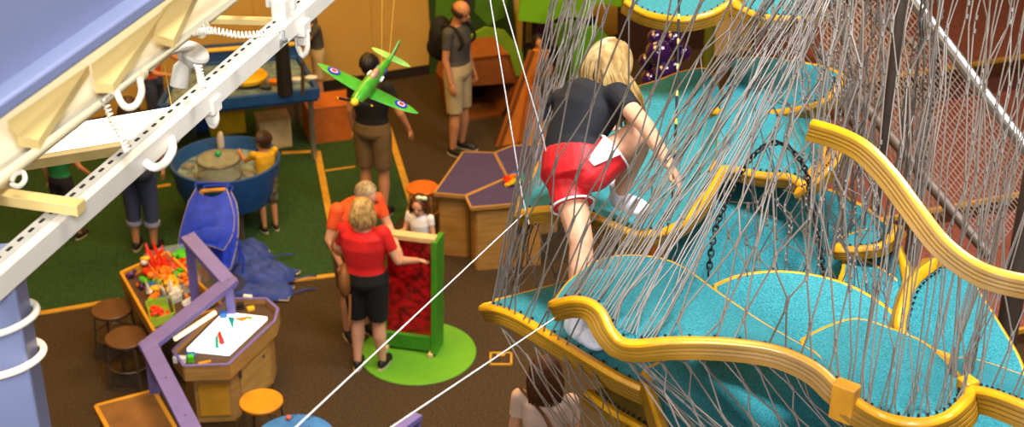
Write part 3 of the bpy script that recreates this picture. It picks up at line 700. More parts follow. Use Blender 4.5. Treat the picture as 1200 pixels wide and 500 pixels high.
def wing(cent, half, c0, c1, th, name, m_, dih=0.0, sweep=0):
    mb = MB(); rows = []; n = 13
    for i in range(n):
        u = -1 + 2 * i / (n - 1); ch = c0 * math.sqrt(max(.02, 1 - abs(u) ** 3.2)) * (1 - .25 * abs(u)) ; k = []
        q = cent + sp * half * u + upv * dih * abs(u)
        for th_ in range(16):
            an = TAU * th_ / 16; k.append(q + ax * (ch * .5 * math.cos(an)) + upv * (th * math.sin(an) * (ch / c0)))
        rows.append(k)
    vs = [p for r in rows for p in r]; fs = []
    for i in range(n - 1):
        for k in range(16): fs.append((i * 16 + k, i * 16 + (k + 1) % 16, (i + 1) * 16 + (k + 1) % 16, (i + 1) * 16 + k))
    fs += [tuple(range(16))[::-1], tuple(range((n - 1) * 16, n * 16))]
    return mb.add(vs, fs).build(name, m_, t)
hw = span.length / 2
wc = apx(430, 106, 8.66)
wing(wc, hw, .155, .1, .010, 'wing', M['pg'], .015)
tp = tail + ax * .05 + upv * .014
wing(tp, .125, .085, .05, .006, 'tailplane', M['pgl'])
MB().prism([tail + upv * .01 - ax * .0, tail + upv * .11 - ax * .02, tail + upv * .115 + ax * .03, tail + upv * .02 + ax * .11], sp * .008).build('fin', M['pg'], t)
MB().ell(nose + ax * .01, .022, .022, .03, axis_M(ax)).build('spinner', M['pyel'], t)
A = axis_M(ax)
for an in (.25, .25 + PI):
    d = sp * math.cos(an) + upv * math.sin(an); e = ax.cross(d)
    b = MB().prism([nose + d * .015 + e * .006, nose + d * .09 + e * .009, nose + d * .105, nose + d * .09 - e * .006, nose + d * .015 - e * .006], ax * .003).build('propeller_blade', M['slot'], t)
    MB().prism([nose + d * .092 + e * .008 + ax * .001, nose + d * .105, nose + d * .092 - e * .006], ax * .004).build('blade_tip', M['pyel'], b)
for u in (-.68, .66):
    q = wc + sp * hw * u + upv * .020; Aw = axis_M(upv)
    for r_, z, m_, nm in ((.038, 0, 'rblue', 'roundel'), (.022, .0015, 'whitec', 'roundel_ring'), (.017, .003, 'rred', 'roundel_centre')):
        MB().lathe(q + upv * z, [(r_, -.012), (r_, .0)], 24, Aw).build(nm, M[m_], t)
s_ = tail + ax * Lf * .32
for sd in (-1, 1):
    MB().lathe(s_ + sp * sd * .031, [(.021, -.01), (.021, .001)], 20, axis_M(sp * sd)).build('roundel', M['rblue'], t)
    MB().tube([tail + ax * Lf * .45 + sp * sd * .038 + upv * .01, tail + ax * Lf * .52 + sp * sd * .041 + upv * .01], .008, 6).build('squadron_mark', M['whitec'], t)
for px, pt in ((440, (447, 88)), (455, (456, 70))):
    a = P(px + 8, -15, 8.9); b = P(*pt, 8.7)
    tag(MB().tube([b, a], .0016, 5).build('hanging_wire', M['strip']), 'thin wire holding the %s of the model aeroplane' % ('wing root' if px == 440 else 'tail'), 'wire')
# ------------------------------------------------------------------ people
STD = dict(pelvis=(0, 0, .93), waist=(0, 0, 1.08), chest=(0, 0, 1.27), neck=(0, .012, 1.44), head=(0, -.02, 1.585),
 shL=(.175, 0, 1.40), shR=(-.175, 0, 1.40), elL=(.215, .015, 1.12), elR=(-.215, .015, 1.12), wrL=(.225, -.05, .88), wrR=(-.225, -.05, .88),
 hipL=(.088, 0, .90), hipR=(-.088, 0, .90), knL=(.095, -.01, .48), knR=(-.095, -.01, .48), anL=(.095, .02, .085), anR=(-.095, .02, .085))
def hand(mb, w, d, n, s, curl=.45, left=True):
    d = d.normalized(); n = (n - d * n.dot(d)).normalized(); sd = d.cross(n) * (1 if left else -1)   # sd points to the thumb
    rM = Matrix((sd, d, n)).transposed()
    mb.ell(w + d * .05 * s, .040 * s, .055 * s, .017 * s, rM, 14, 8)
    for k, (o, ln) in enumerate(((.028, .072), (.010, .080), (-.009, .075), (-.027, .060))):
        b = w + d * (.085 - .004 * abs(k - 1.2)) * s + sd * o * s; c1 = curl * .5; c2 = curl * 1.3; sp = sd * (.12 * (1.5 - k))
        p1 = b + ((d * math.cos(c1) + n * math.sin(c1)) + sp).normalized() * ln * .45 * s
        p2 = p1 + ((d * math.cos(c2) + n * math.sin(c2)) + sp * .6).normalized() * ln * .32 * s
        p3 = p2 + (d * math.cos(c2 + .4) + n * math.sin(c2 + .4)).normalized() * ln * .23 * s
        mb.tube([b - d * .025 * s, b, p1, p2, p3], 0, 8, True, [.0095 * s, .0095 * s, .009 * s, .0082 * s, .0062 * s])
    b = w + d * .025 * s + sd * .028 * s
    p1 = b + (sd * .75 + d * .6 + n * .25).normalized() * .038 * s; p2 = p1 + (sd * .3 + d * .9 + n * .35).normalized() * .03 * s
    mb.tube([b - sd * .012 * s, b, p1, p2], 0, 8, True, [.012 * s, .0125 * s, .0105 * s, .0075 * s])
def hairmesh(h, f, u, sd, hs, style, m_, parent):
    R = Matrix((sd, f, u)).transposed(); mb = MB()
    if style == 'balding':
        for a in [x * .16 for x in range(-13, 14)]:
            q = -PI / 2 + a
            p = V((math.cos(q) * .08, math.sin(q) * .098, .005)); mb.ell(h + R @ p * hs, .016 * hs, .016 * hs, .035 * hs, R, 8, 6)
        return mb.build('hair', m_, parent, remesh=.006)
    c = h + u * .018 * hs - f * .016 * hs
    mb.ell(c, .086 * hs, .098 * hs, .108 * hs, R, 18, 12)
    L = {'short': 0, 'crop': 0, 'bob': .15, 'long': .17, 'pony': .06}[style]
    rr = random.Random(len(parent.name))
    n = {'short': 70, 'crop': 30, 'bob': 120, 'long': 170, 'pony': 80}[style]
    for i in range(n):
        a = PI + rr.uniform(-1.0, 1.0) * 1.75                 # around from the back
        e = rr.uniform(.2, 1.35)
        dirv = V((math.sin(a), math.cos(a), 0))
        p0 = V((dirv.x * .088 * math.cos(e), dirv.y * .1 * math.cos(e), .109 * math.sin(e)))
        pts = [c + R @ p0 * hs]
        e2 = e
        while e2 > .05:
            e2 -= .35; e2 = max(e2, 0); pts.append(c + R @ V((dirv.x * .092 * math.cos(e2), dirv.y * .104 * math.cos(e2), .112 * math.sin(e2))) * hs)
        down = V((0, 0, -1)) * .8 + -u * .2; p = pts[-1]; out = (R @ dirv)
        if style in ('bob', 'long'):
            st = 5; l = L * rr.uniform(.8, 1.1) * hs
            for k in range(st): p = p + down * l / st + out * (.012 - .006 * k) * hs * (1 if style == 'bob' else .6) + V((rr.uniform(-1, 1), rr.uniform(-1, 1), 0)) * .004; pts.append(p)
        else:
            pts.append(p + down * .02 * hs + out * .002)
        k = len(pts); mb.tube(pts, 0, 5, True, [.009 * hs * (1 - .55 * j / (k - 1)) for j in range(k)])
    return mb.build('hair', m_, parent)
def person(label, loc, rz, H, pose=None, world=None, g=1.0, hs=1.0, skin='skin', hair=('short', 'hairb'), shirt=('grey', .5), bottom=('khaki', .75, 1.25), shoes=('shoe', 'foot'), face=True, look=None, vox=.0095, group=None, handn=None, curl=.45, footdir=None, belly=1.0, skirt=False, shirtlen=1.0):
    s = H / 1.70; R = Matrix.Rotation(rz, 3, 'Z'); loc = V(loc)
    J = {k: V(v) for k, v in STD.items()}
    if pose: J.update({k: V(v) for k, v in pose.items()})
    W = {k: loc + R @ (v * s) for k, v in J.items()}
    if world: W.update({k: V(v) for k, v in world.items()})
    t = thing('person', label, 'person', loc if not world or loc.length > .1 else V((W['pelvis'].x, W['pelvis'].y, min(v.z for v in W.values()))), group)
    LIM = [(('shL', 'elL', 'wrL'), 1), (('shR', 'elR', 'wrR'), -1)]
    mb = MB(); sd_h = (W['hipL'] - W['hipR']).normalized(); sd_s = (W['shL'] - W['shR']).normalized()
    def spine(infl, z0=0.0, full=True):
        C_ = [(W['pelvis'].lerp(W['waist'], -.35), 0, .13, .10), (W['pelvis'], 0, .158, .112), (W['waist'], .5, .130 * belly, .095 * belly), (W['chest'], .85, .158, .112), (W['chest'].lerp(W['neck'], .62), 1, .155, .092), (W['neck'].lerp(W['chest'], .08), 1, .075, .06)]
        rg = []
        for i, (c, q, a, b) in enumerate(C_):
            p0 = C_[max(i - 1, 0)][0]; p1 = C_[min(i + 1, len(C_) - 1)][0]; ax = (p1 - p0).normalized()
            sd = sd_h.lerp(sd_s, q); sd = (sd - ax * sd.dot(ax)).normalized(); dp = ax.cross(sd)
            rg.append((c, sd, dp, (a * g + infl) * s, (b * g + infl) * s))
        out = [rg[0]]
        for a, b in zip(rg, rg[1:]):
            for k in (1, 2, 3):
                f = k / 3; out.append((a[0].lerp(b[0], f), a[1].lerp(b[1], f).normalized(), a[2].lerp(b[2], f).normalized(), a[3] + (b[3] - a[3]) * f, a[4] + (b[4] - a[4]) * f))
        return out
    ga = .5 + .5 * g
    mb.loft(spine(-.006))
    mb.capsule(W['neck'].lerp(W['chest'], .1), W['neck'].lerp(W['head'], .6), .054 * s * ga, .048 * s * ga)
    for (a, b, c), sg in LIM:
        mb.capsule(W[a], W[b], .047 * s * ga, .037 * s * ga); mb.capsule(W[b], W[c], .037 * s * ga, .026 * s)
        d = (W[c] - W[b]).normalized(); n = V(handn[0 if sg > 0 else 1]) if handn else (W['pelvis'] - W[c])
        hand(mb, W[c], d, n, s * (1.0 if hs < 1.15 else 1.08), curl, sg > 0)
    for sg, (a, b, c) in ((1, ('hipL', 'knL', 'anL')), (-1, ('hipR', 'knR', 'anR'))):
        mb.capsule(W[a], W[b], .084 * s * g, .054 * s * ga)
        mid = W[b].lerp(W[c], .32); d = (W[c] - W[b]).normalized(); th = (W[b] - W[a]).normalized()
        bk = (th - d * th.dot(d)); bk = bk.normalized() if bk.length > .05 else (R @ V((0, 1, 0)))
        mb.capsule(W[b], mid + bk * .008 * s, .051 * s * ga, .056 * s * ga); mb.capsule(mid + bk * .008 * s, W[c], .056 * s * ga, .034 * s)
    # head
    h = W['head']; u = (h - W['neck']).normalized()
    f = V(look).normalized() if look is not None else R @ V((0, -1, 0))
    f = (f - u * f.dot(u) * .6).normalized(); u = (u - f * u.dot(f)).normalized(); sd = f.cross(u); k = hs * s; Rh = Matrix((sd, f, u)).transposed()
    mb.ell(h + u * .02 * k - f * .006 * k, .076 * k, .094 * k, .098 * k, Rh, 20, 14)
    mb.ell(h - u * .045 * k + f * .026 * k, .056 * k, .064 * k, .066 * k, Rh, 16, 10)
    mb.ell(h - u * .012 * k + f * .096 * k, .013 * k, .018 * k, .024 * k, Rh, 10, 8)
    for q in (-1, 1): mb.ell(h + sd * q * .077 * k - u * .005 * k - f * .005 * k, .010 * k, .02 * k, .03 * k, Rh, 10, 8)
    body = mb.build('body', M[skin], t, remesh=vox, smoothit=3)
    if face:
        for q in (-1, 1): MB().ell(h + sd * q * .031 * k + f * .083 * k + u * .012 * k, .012 * k, .008 * k, .008 * k, Rh, 10, 8).build('eye', M['eye'], t)
        MB().ell(h + f * .086 * k - u * .052 * k, .022 * k, .009 * k, .007 * k, Rh, 10, 6).build('mouth', M['lip'], t)
    if hair: hairmesh(h, f, u, sd, k, hair[0], M[hair[1]], t)
    # shirt
    if shirt:
        mb = MB(); rg = spine(.014); rg = rg[2:] if shirtlen >= 1 else rg[4:]
        mb.loft(rg, 24)
        for (a, b, c), sg in LIM:
            e = shirt[1]
            if e > .01:
                q = W[a].lerp(W[b], min(e, 1)); mb.capsule(W[a], q, .060 * s * ga, (.056 - .012 * min(e, 1)) * s * ga, flat1=e <= 1)
                if e > 1: mb.capsule(W[b], W[b].lerp(W[c], e - 1), .047 * s * ga, .036 * s * ga, flat1=True)
            mb.ell(W[a].lerp(W['chest'], .12), .062 * s * ga, .058 * s * ga, .062 * s * ga)
        mb.build('shirt', M[shirt[0]], t, remesh=vox * .9, smoothit=3)
    if bottom:
        mb = MB(); rg = spine(.018); mb.loft(rg[:6], 24); ln = bottom[1]; fl = bottom[2]
        for a, b, c in (('hipL', 'knL', 'anL'), ('hipR', 'knR', 'anR')):
            if ln <= 1:
                mb.capsule(W[a], W[a].lerp(W[b], ln), .097 * s * g, (.094 - .03 * ln) * s * g * fl, flat1=True)
            else:
                mb.capsule(W[a], W[b], .097 * s * g, .066 * s * g * fl); mb.capsule(W[b], W[b].lerp(W[c], ln - 1), .066 * s * g * fl, .056 * s * ga * fl, flat1=True)
        if skirt:
            m0 = (W['hipL'] + W['hipR']) / 2; m1 = m0.lerp((W['knL'] + W['knR']) / 2, ln)
            ax = (m1 - m0).normalized(); sdk = (sd_h - ax * sd_h.dot(ax)).normalized(); dp = ax.cross(sdk)
            mb.loft([(m0 - ax * .04 * s, sdk, dp, .17 * s * g, .13 * s * g), (m0.lerp(m1, .5), sdk, dp, .185 * s * g, .15 * s * g), (m1, sdk, dp, .20 * s * g * fl, .17 * s * g * fl)], 24)
        mb.build('skirt' if skirt else ('trousers' if ln > 1.5 else 'shorts'), M[bottom[0]], t, remesh=vox * .9, smoothit=6 if vox < .007 else 2)
    if shoes:
        for i, (b, c) in enumerate((('knL', 'anL'), ('knR', 'anR'))):
            fd = V(footdir[i]) if footdir else R @ V((.12 if i == 0 else -.12, -1, 0)); fd = fd.normalized(); a = W[c]
            up = (W[b] - W[c]).normalized(); up = (up - fd * up.dot(fd)).normalized(); sdv = fd.cross(up); A = Matrix((sdv, fd, up)).transposed()
            ss = s * (1.0 if hs < 1.15 else 1.08); o = -.085 * s + .045 * ss
            mb = MB().ell(a + fd * .055 * ss + up * (o - .003), .043 * ss, .125 * ss, .043 * ss, A, 14, 10)
            mb.ell(a + fd * .115 * ss + up * (o - .014 * ss), .047 * ss, .066 * ss, .030 * ss, A, 12, 8)
            mb.ell(a - fd * .02 * ss + up * (o + .01 * ss), .036 * ss, .042 * ss, .048 * ss, A, 12, 8)
            if shoes[1] == 'sock': mb.capsule(a + up * (o + .01), a + up * .055 * ss, .041 * ss, .039 * ss, flat1=True)
            ko = mb.build('sock' if shoes[1] == 'sock' else 'shoe', M[shoes[0]], t, remesh=.006 if vox < .008 else .009, smoothit=3)
            if shoes[1] != 'sock':
                MB().loft([(a + fd * .055 * ss + up * (o - .040 * ss + zz), sdv, fd, .044 * ss, .132 * ss) for zz in (0, .012 * ss)], 18).build('sole', M['sole'], ko)
    return t, W, (h, f, u, sd, k)
def deg(a): return math.radians(a)
# local frame faces the viewer at rz=0; rz>0 turns counter-clockwise seen from above
# --- climbing girl
Wg = {k: P(*v) for k, v in dict(
 pelvis=(674, 200, 5.66), waist=(672, 166, 5.70), chest=(688, 128, 5.72), neck=(703, 97, 5.72), head=(711, 80, 5.76),
 shL=(660, 118, 5.80), shR=(724, 112, 5.62), elL=(668, 158, 5.98), wrL=(704, 150, 6.12), elR=(755, 146, 5.46), wrR=(782, 190, 5.46),
 hipL=(664, 208, 5.70), hipR=(694, 200, 5.62), knL=(681, 284, 5.60), anL=(677, 374, 5.60), knR=(753, 150, 5.64), anR=(726, 226, 5.92)).items()}
gl = P(720, 40, 9) - P(712, 75, 5.7)
t, W, hd = person('girl in navy shirt and red shorts climbing inside the cable net', (0, 0, 0), 0, 1.5, world=Wg, g=.93, hs=1.04, skin='skin', hair=None, shirt=('navy', .52), bottom=('redsh', .44, 1.15), shoes=('sock', 'sock'), face=True,
  look=V((.25, .9, .05)), vox=.0055, handn=(V((.2, .5, -.8)), V((-.2, -.3, -.9))), curl=.55, footdir=(P(712, 404, 5.50) - P(677, 384, 5.62), P(750, 244, 5.85) - P(722, 236, 5.95)))
# hair: long blonde strands, falling forward and over the shoulder blades
h, f, u, sd, k = hd; mb = MB(); rr = random.Random(3)
Rh = Matrix((sd, f, u)).transposed(); c = h + u * .012 * k - f * .012 * k
mb.ell(c, .088 * k, .102 * k, .110 * k, Rh, 20, 14)
for i in range(430):
    a = PI + rr.uniform(-1, 1) * 2.25; e = rr.uniform(.15, 1.4); dv = V((math.sin(a), math.cos(a), 0)); pts = []
    e2 = e
    while True:
        pts.append(c + Rh @ V((dv.x * .093 * math.cos(e2), dv.y * .107 * math.cos(e2), .115 * math.sin(e2))) * k)
        if e2 <= 0: break
        e2 = max(e2 - .3, 0)
    p = pts[-1]; out = Rh @ dv; l = rr.uniform(.15, .24) * (1.1 if dv.x > 0 else .85); jx = V((rr.uniform(-1, 1), rr.uniform(-1, 1), 0)) * .007
    for j in range(6):
        p = p + V((.18, .1, -1)).normalized() * l / 6 + out * (.012 - .005 * j) * k + jx; pts.append(p)
    m = len(pts); mb.tube(pts, 0, 4, True, [.0062 * (1 - .5 * j / (m - 1)) for j in range(m)])
mb.build('hair', M['hairbl'], t)
# white side stripe and hem of the shorts
a = W['hipR'] + V((0, 0, .03)); b = W['hipR'].lerp(W['knR'], .55)
sdv = (W['hipR'] - W['hipL']).normalized()
th = (W['knR'] - W['hipR']).normalized(); nv = th.cross(V((0, 1, .3))).normalized()
rowsA = []
ref = V((0, -.6, .75)); ref = (ref - th * th.dot(ref)).normalized()
for i in range(11):
    q = i / 10; cc_ = W['hipR'].lerp(W['knR'], .02 + q * .43); R0 = (.100 + .006 * q) * .93 * 1500 / 1700
    rowsA.append([cc_ + (Matrix.Rotation(an, 3, th) @ ref) * R0 * (1.06) for an in [(-.55 + 1.1 * j / 8) * (.35 + .65 * q) for j in range(9)]])
MB().grid(rowsA, .006).build('side_stripe', M['whitec'], t)
# beaded bracelet-like friendship bands on the raised leg side (colourful cord)
q = P(712, 150, 5.5)
for hp, kn in (('hipL', 'knL'), ('hipR', 'knR')):
    dv = (W[kn] - W[hp]).normalized(); ce = W[hp].lerp(W[kn], .435); a_, b_ = frame(dv); R0 = .0865 * .93 * 1.15 * 1500 / 1700
    MB().tube([ce + (a_ * math.cos(x) + b_ * math.sin(x)) * R0 for x in [TAU * j / 30 for j in range(31)]], .0045, 6, caps=False).build('hem_piping', M['whitec'], t)
# --- child under the net
QC = P(639, 446, 8.0) - V((0, 0, 1.20))
tp_ = thing('standing_platform', 'low round platform that carries the long haired child', 'platform', V((QC.x, QC.y, 0)))
MB().lathe(QC, [(.25, -.05), (.27, -.03), (.27, 0), (.1, 0)], 28).build('deck', M['teal'], tp_)
MB().tube([V((QC.x, QC.y, 0)), QC - V((0, 0, .05))], .05, 10).build('support', M['steeld'], tp_)
t, W, hd = person('long haired child in a pale top standing below the slanting rim', QC, deg(170), 1.32, g=.95, hs=1.15, hair=('long', 'hairr'), shirt=('pink', .55), bottom=('denim', .9, 1.1), face=False, vox=.008)
MB().tube(spline([W['shL'] + V((0, .0, .06)), W['chest'] + V((.02, -.13, .02)), W['hipR'] + V((-.06, -.1, .02))], 14), .009, 6).build('bag_strap', M['bag'], t)
# --- woman in the red shirt, back to the viewer
t, W, hd = person('woman in red shirt and black shorts with a brown shoulder bag', G(434, 431), deg(168), 1.64, dict(wrR=(-.40, -.24, 1.02), elR=(-.30, .0, 1.14), elL=(.25, -.05, 1.14), wrL=(.12, -.22, 1.1), anL=(.105, .03, .085), anR=(-.105, -.03, .085)), g=1.22, hair=('bob', 'hairs'), shirt=('redt', .6), bottom=('black', .88, 1.05), face=False, handn=(V((0, 0, -1)), V((.3, .3, -1))), curl=.25)
MB().tube(spline([W['shL'] + V((0, 0, .065)), W['shL'] + V((-.09, -.10, -.12)), P(407, 300, mpp(W['elL']) * F - .1), P(404, 318, mpp(W['elL']) * F - .1)], 20), .014, 8).build('bag_strap', M['bag'], t)
zb = mpp(W['elL']) * F - .06
b0 = P(404, 330, zb)
MB().ell(b0, .055, .10, .15).ell(P(404, 322, zb), .035, .085, .12).build('shoulder_bag', M['bag'], t, remesh=.01)
MB().tube(spline([P(410, 345, zb - .04), P(410, 362, zb - .02), P(409, 380, zb)], 8), .012, 6).build('bag_tassel', M['bag'], t)
# --- man in orange
t, W, hd = person('grey haired man with spectacles and an orange shirt bending over the panel', G(420, 392), deg(35), 1.70, dict(pelvis=(0, .1, .92), waist=(0, .06, 1.07), chest=(0, -.05, 1.24), neck=(0, -.18, 1.38), head=(.01, -.26, 1.50), shL=(.18, -.12, 1.36), shR=(-.19, -.1, 1.36), elR=(-.27, -.08, 1.10), wrR=(-.24, -.2, .9), elL=(.24, -.2, 1.12), wrL=(.2, -.4, 1.04)), g=1.2, hair=('short', 'hairg'), shirt=('orange', .62), bottom=('khakid', .85, 1.1), look=V((.55, -.5, -.45)))
h, f, u, sd, k = hd
mb = MB()
for q in (-1, 1): mb.tube([h + sd * (q * .033 + .021 * math.cos(x)) * k + f * .098 * k + u * (.010 + .017 * math.sin(x)) * k for x in [TAU * j / 14 for j in range(15)]], .0035 * k, 5, caps=False).tube([h + sd * q * .055 * k + f * .096 * k + u * .012 * k, h + sd * q * .08 * k - f * .01 * k + u * .012 * k], .003 * k, 5)
mb.tube([h - sd * .012 * k + f * .1 * k + u * .014 * k, h + sd * .012 * k + f * .1 * k + u * .014 * k], .003 * k, 5); mb.build('spectacles', M['glass'], t)
# --- little girl behind the red panel
t, W, hd = person('little girl with a mint bow peering round the red panel', G(495, 346), deg(-22), 1.02, dict(elR=(-.24, -.06, 1.12), wrR=(-.22, -.2, 1.2), elL=(.24, -.04, 1.1), wrL=(.26, -.1, .92)), hs=1.42, hair=('bob', 'hairr'), shirt=('whitec', .4), bottom=('whitec', .75, 1.1), skirt=True, look=V((-.25, -.9, -.35)))
h, f, u, sd, k = hd
c = h + u * .115 * k - sd * .045 * k
MB().ell(c + sd * .03 * k, .035 * k, .02 * k, .024 * k).ell(c - sd * .03 * k, .035 * k, .02 * k, .024 * k).ell(c, .014 * k, .016 * k, .014 * k).build('hair_bow', M['mint'], t)
# --- man in black under the aeroplane
person('man in a black shirt and khaki shorts standing behind the hanging aeroplane', G(441, 252), deg(160), 1.76, dict(elR=(-.29, -.02, 1.14), wrR=(-.33, -.12, .94)), g=1.12, hair=('short', 'hairk'), shirt=('black', .55), bottom=('khakid', .85, 1.2), face=False, skin='skin2')
# --- bald man with backpack
t, W, hd = person('balding man in grey polo and khaki shorts, hands at his sides', G(538, 178), deg(62), 1.78, dict(head=(0, -.05, 1.58)), g=1.08, hair=('balding', 'hairb'), shirt=('grey', .6), bottom=('khaki', .95, 1.2), look=V((.85, -.4, -.3)), skin='skin2')
R62 = Matrix.Rotation(deg(62), 3, 'Z'); bc = W['chest'] + R62 @ V((0, .2, -.02))
MB().ell(bc, .16, .13, .26, R62).ell(bc + R62 @ V((0, .06, -.1)), .13, .10, .13, R62).build('backpack', M['black'], t, remesh=.015)
for q in (-1, 1): MB().tube(spline([bc + R62 @ V((q * .1, -.08, .2)), W['chest'] + R62 @ V((q * .12, -.05, .17)), W['chest'] + R62 @ V((q * .13, -.14, .0)), bc + R62 @ V((q * .11, -.08, -.16))], 16), .018, 6).build('backpack_strap', M['black'], t)
# --- boy in yellow at the tub
person('boy in a yellow shirt and patterned shorts reaching into the round water tub', G(317, 270), deg(-150), 1.06, dict(elR=(-.2, -.12, 1.2), wrR=(-.17, -.3, 1.2), elL=(.26, -.16, 1.24), wrL=(.24, -.44, 1.26)), hs=1.4, hair=('short', 'hairb'), shirt=('yellowt', .62), bottom=('camo', .95, 1.15), face=True, skin='skin2', look=V((-.7, .4, -.35)))
# --- boy in dark shirt at the large water table
person('boy in a dark shirt leaning on the far blue water table', G(376, 124), deg(-75), 1.24, dict(neck=(0, -.1, 1.4), chest=(0, -.03, 1.26), head=(0, -.16, 1.53), elL=(.22, -.22, 1.18), wrL=(.14, -.46, 1.16), elR=(-.22, -.22, 1.18), wrR=(-.14, -.46, 1.16)), hs=1.25, hair=('short', 'hairk'), shirt=('grey', .5), bottom=('khaki', .9, 1.2), skin='skin2', look=V((-.8, .1, -.5)))
# --- visitor reaching over the table from the wall side
person('brown haired visitor in orange reaching across the far water table', G(188, 168), deg(75), 1.38, dict(elL=(.26, -.2, 1.22), wrL=(.22, -.46, 1.12), elR=(-.22, -.16, 1.15), wrR=(-.16, -.38, 1.12)), hs=1.1, hair=('bob', 'hairb'), shirt=('orange', .5), bottom=('denim', 1.8, 1.1), skin='skin2', look=V((.5, -.7, -.5)))
# --- person in green shirt
person('person in a green shirt and dark shorts on the turf behind the rails', G(82, 282), deg(165), 1.22, dict(elR=(-.30, -.03, 1.16), wrR=(-.38, -.16, .98), anL=(.14, .12, .085), anR=(-.1, -.1, .085)), hs=1.22, hair=('short', 'hairb'), shirt=('greent', .5), bottom=('jeansk', .85, 1.3), face=False, skin='skin2')
# --- person with backpack and rolled jeans
t, W, hd = person('person in a patterned shirt and rolled jeans wearing a grey backpack', G(172, 292), deg(172), 1.62, dict(elL=(.25, .0, 1.14), wrL=(.24, -.02, .93), elR=(-.25, -.02, 1.14), wrR=(-.25, -.06, .93)), g=1.1, hair=('bob', 'hairb'), shirt=('patt', .45), bottom=('denim', 1.42, 1.15), face=False, skin='skin2')
bc = W['waist'] + V((.09, -.17, .0))
MB().ell(bc, .14, .09, .21).ell(bc + V((0, -.05, -.06)), .11, .07, .11).build('backpack', M['pack'], t, remesh=.012)
for q in (-1, 1): MB().tube(spline([bc + V((q * .06, .03, .18)), W['shR'].lerp(W['neck'], .5) + V((q * .04, -.06, .05)), W['shR'].lerp(W['neck'], .4) + V((0, .08, .04))], 12), .014, 6).build('backpack_strap', M['pack'], t)
for kk, aa in (('knL', 'anL'), ('knR', 'anR')):
    a = W[kk].lerp(W[aa], .36); b = W[kk].lerp(W[aa], .46)
    MB().capsule(a, b, .078, .078, flat0=True, flat1=True).build('rolled_cuff', mat('pale_denim', '#8a8fa8', .85), t)
# --- child by the orange boards
person('small child in a grey top standing behind the leaning orange boards', G(641, 166), deg(20), .95, dict(elL=(.25, -.1, 1.15), wrL=(.3, -.25, .98)), hs=1.4, hair=('short', 'hairb'), shirt=('grey', .5), bottom=('denim', .9, 1.2), skin='skin2')
person('child in a dark top before the dark curtain like board', G(630, 138), deg(10), 1.0, hs=1.35, hair=('short', 'hairk'), shirt=('jeansk', .5), bottom=('black', .9, 1.2), skin='skin2')
# ------------------------------------------------------------------ furniture and toys
def poly_top(pp_, z, th): return [G(a, b, z) for a, b in pp_], V((0, 0, -th))
def dn(p, z=0): return V((p.x, p.y, z))
# --- stools
def stool(label, px, py, z, seat, legm, r):
    r *= 1.08
    c = G(px, py, z); t = thing('stool', label, 'stool', dn(c), None)
    MB().lathe(c, [(r * .96, -.03), (r, -.02), (r, -.006), (r * .97, 0), (r * .3, .001)], 32).build('seat', seat, t)
    for k in range(4):
        a = TAU * k / 4 + .6; d = V((math.cos(a), math.sin(a), 0))
        MB().tube(spline([c + d * r * .5 - V((0, 0, .035)), c + d * r * .86 - V((0, 0, .045)), c + d * r * .95 - V((0, 0, .1)), dn(c) + d * r * 1.12], 14), .011, 8).build('leg', legm, t)
    mb = MB(); mb.tube([c + V((math.cos(q), math.sin(q), 0)) * r * 1.0 - V((0, 0, z * .55)) for q in [TAU * j / 24 for j in range(25)]], .008, 6, caps=False)
    mb.build('foot_ring', legm, t)
    return t
stool('brown round stool at the toy table, the one nearer the green turf', 131, 361, .46, M['brownseat'], M['metal'], .162)
stool('brown round stool at the toy table, the one nearer the purple rail', 148, 394, .46, M['brownseat'], M['metal'], .165)
stool('yellow orange round stool between the light table and the blue table', 306, 469, .46, M['orangeseat'], M['metal'], .158)
stool('orange round stool tucked at the purple topped table', 495, 219, .46, mat('orange_lam', '#c8641a', .5), M['oak'], .15)
# --- table with yellow frame
z = .55; pts, off = poly_top(((112, 475), (180, 457), (222, 530), (150, 545)), z, .04)
t = thing('mat_table', 'low brown topped table with a yellow wooden edge', 'table', dn(sum(pts, V()) / 4))
c = sum(pts, V()) / 4
MB().prism([c + (p - c) * .93 + V((0, 0, .004)) for p in pts], off).build('table_top', M['brownmat'], t, smooth=False)
for a, b in zip(pts, pts[1:] + pts[:1]): MB().bar(a - V((0, 0, .02)), b - V((0, 0, .02)), .035, .05).build('edge', M['oaky'], t, bevel=.004, smooth=False)
for p in pts: q = c + (p - c) * .9; MB().tube([dn(q), dn(q, z - .04)], .02, 8).build('leg', M['metal'], t)
# --- blue round table with ink squiggles
c = G(345, 512, .6); R_ = .30
t = thing('round_table', 'blue round table painted with dark squiggly lines at the bottom edge', 'table', dn(c))
MB().lathe(c, [(R_ * .5, -.05), (R_ * .96, -.045), (R_, -.02), (R_ * .99, -.004), (R_ * .95, 0), (R_ * .2, 0)], 48).build('table_top', M['bluetab'], t)
MB().lathe(dn(c), [(.2, 0), (.19, .03), (.06, .06), (.05, .55)], 24).build('pedestal', M['metal'], t)
mb = MB(); rr = random.Random(5)
for i in range(16):
    a = rr.uniform(0, TAU); q = c + V((math.cos(a), math.sin(a), 0)) * R_ * rr.uniform(.2, .8) + V((0, 0, .002)); d = V((rr.uniform(-1, 1), rr.uniform(-.5, .5), 0)).normalized(); e = V((-d.y, d.x, 0))
    mb.tube(spline([q + d * .02 * j + e * .012 * (-1) ** j for j in range(5)], 18), .0025, 5)
mb.build('squiggles', M['line'], t)
o = MB().ell(G(338, 489, .62) , .022, .022, .022).build('ball', mat('salmon_red', '#d8604a', .5)); tag(o, 'small salmon red ball on the blue round table', 'ball')
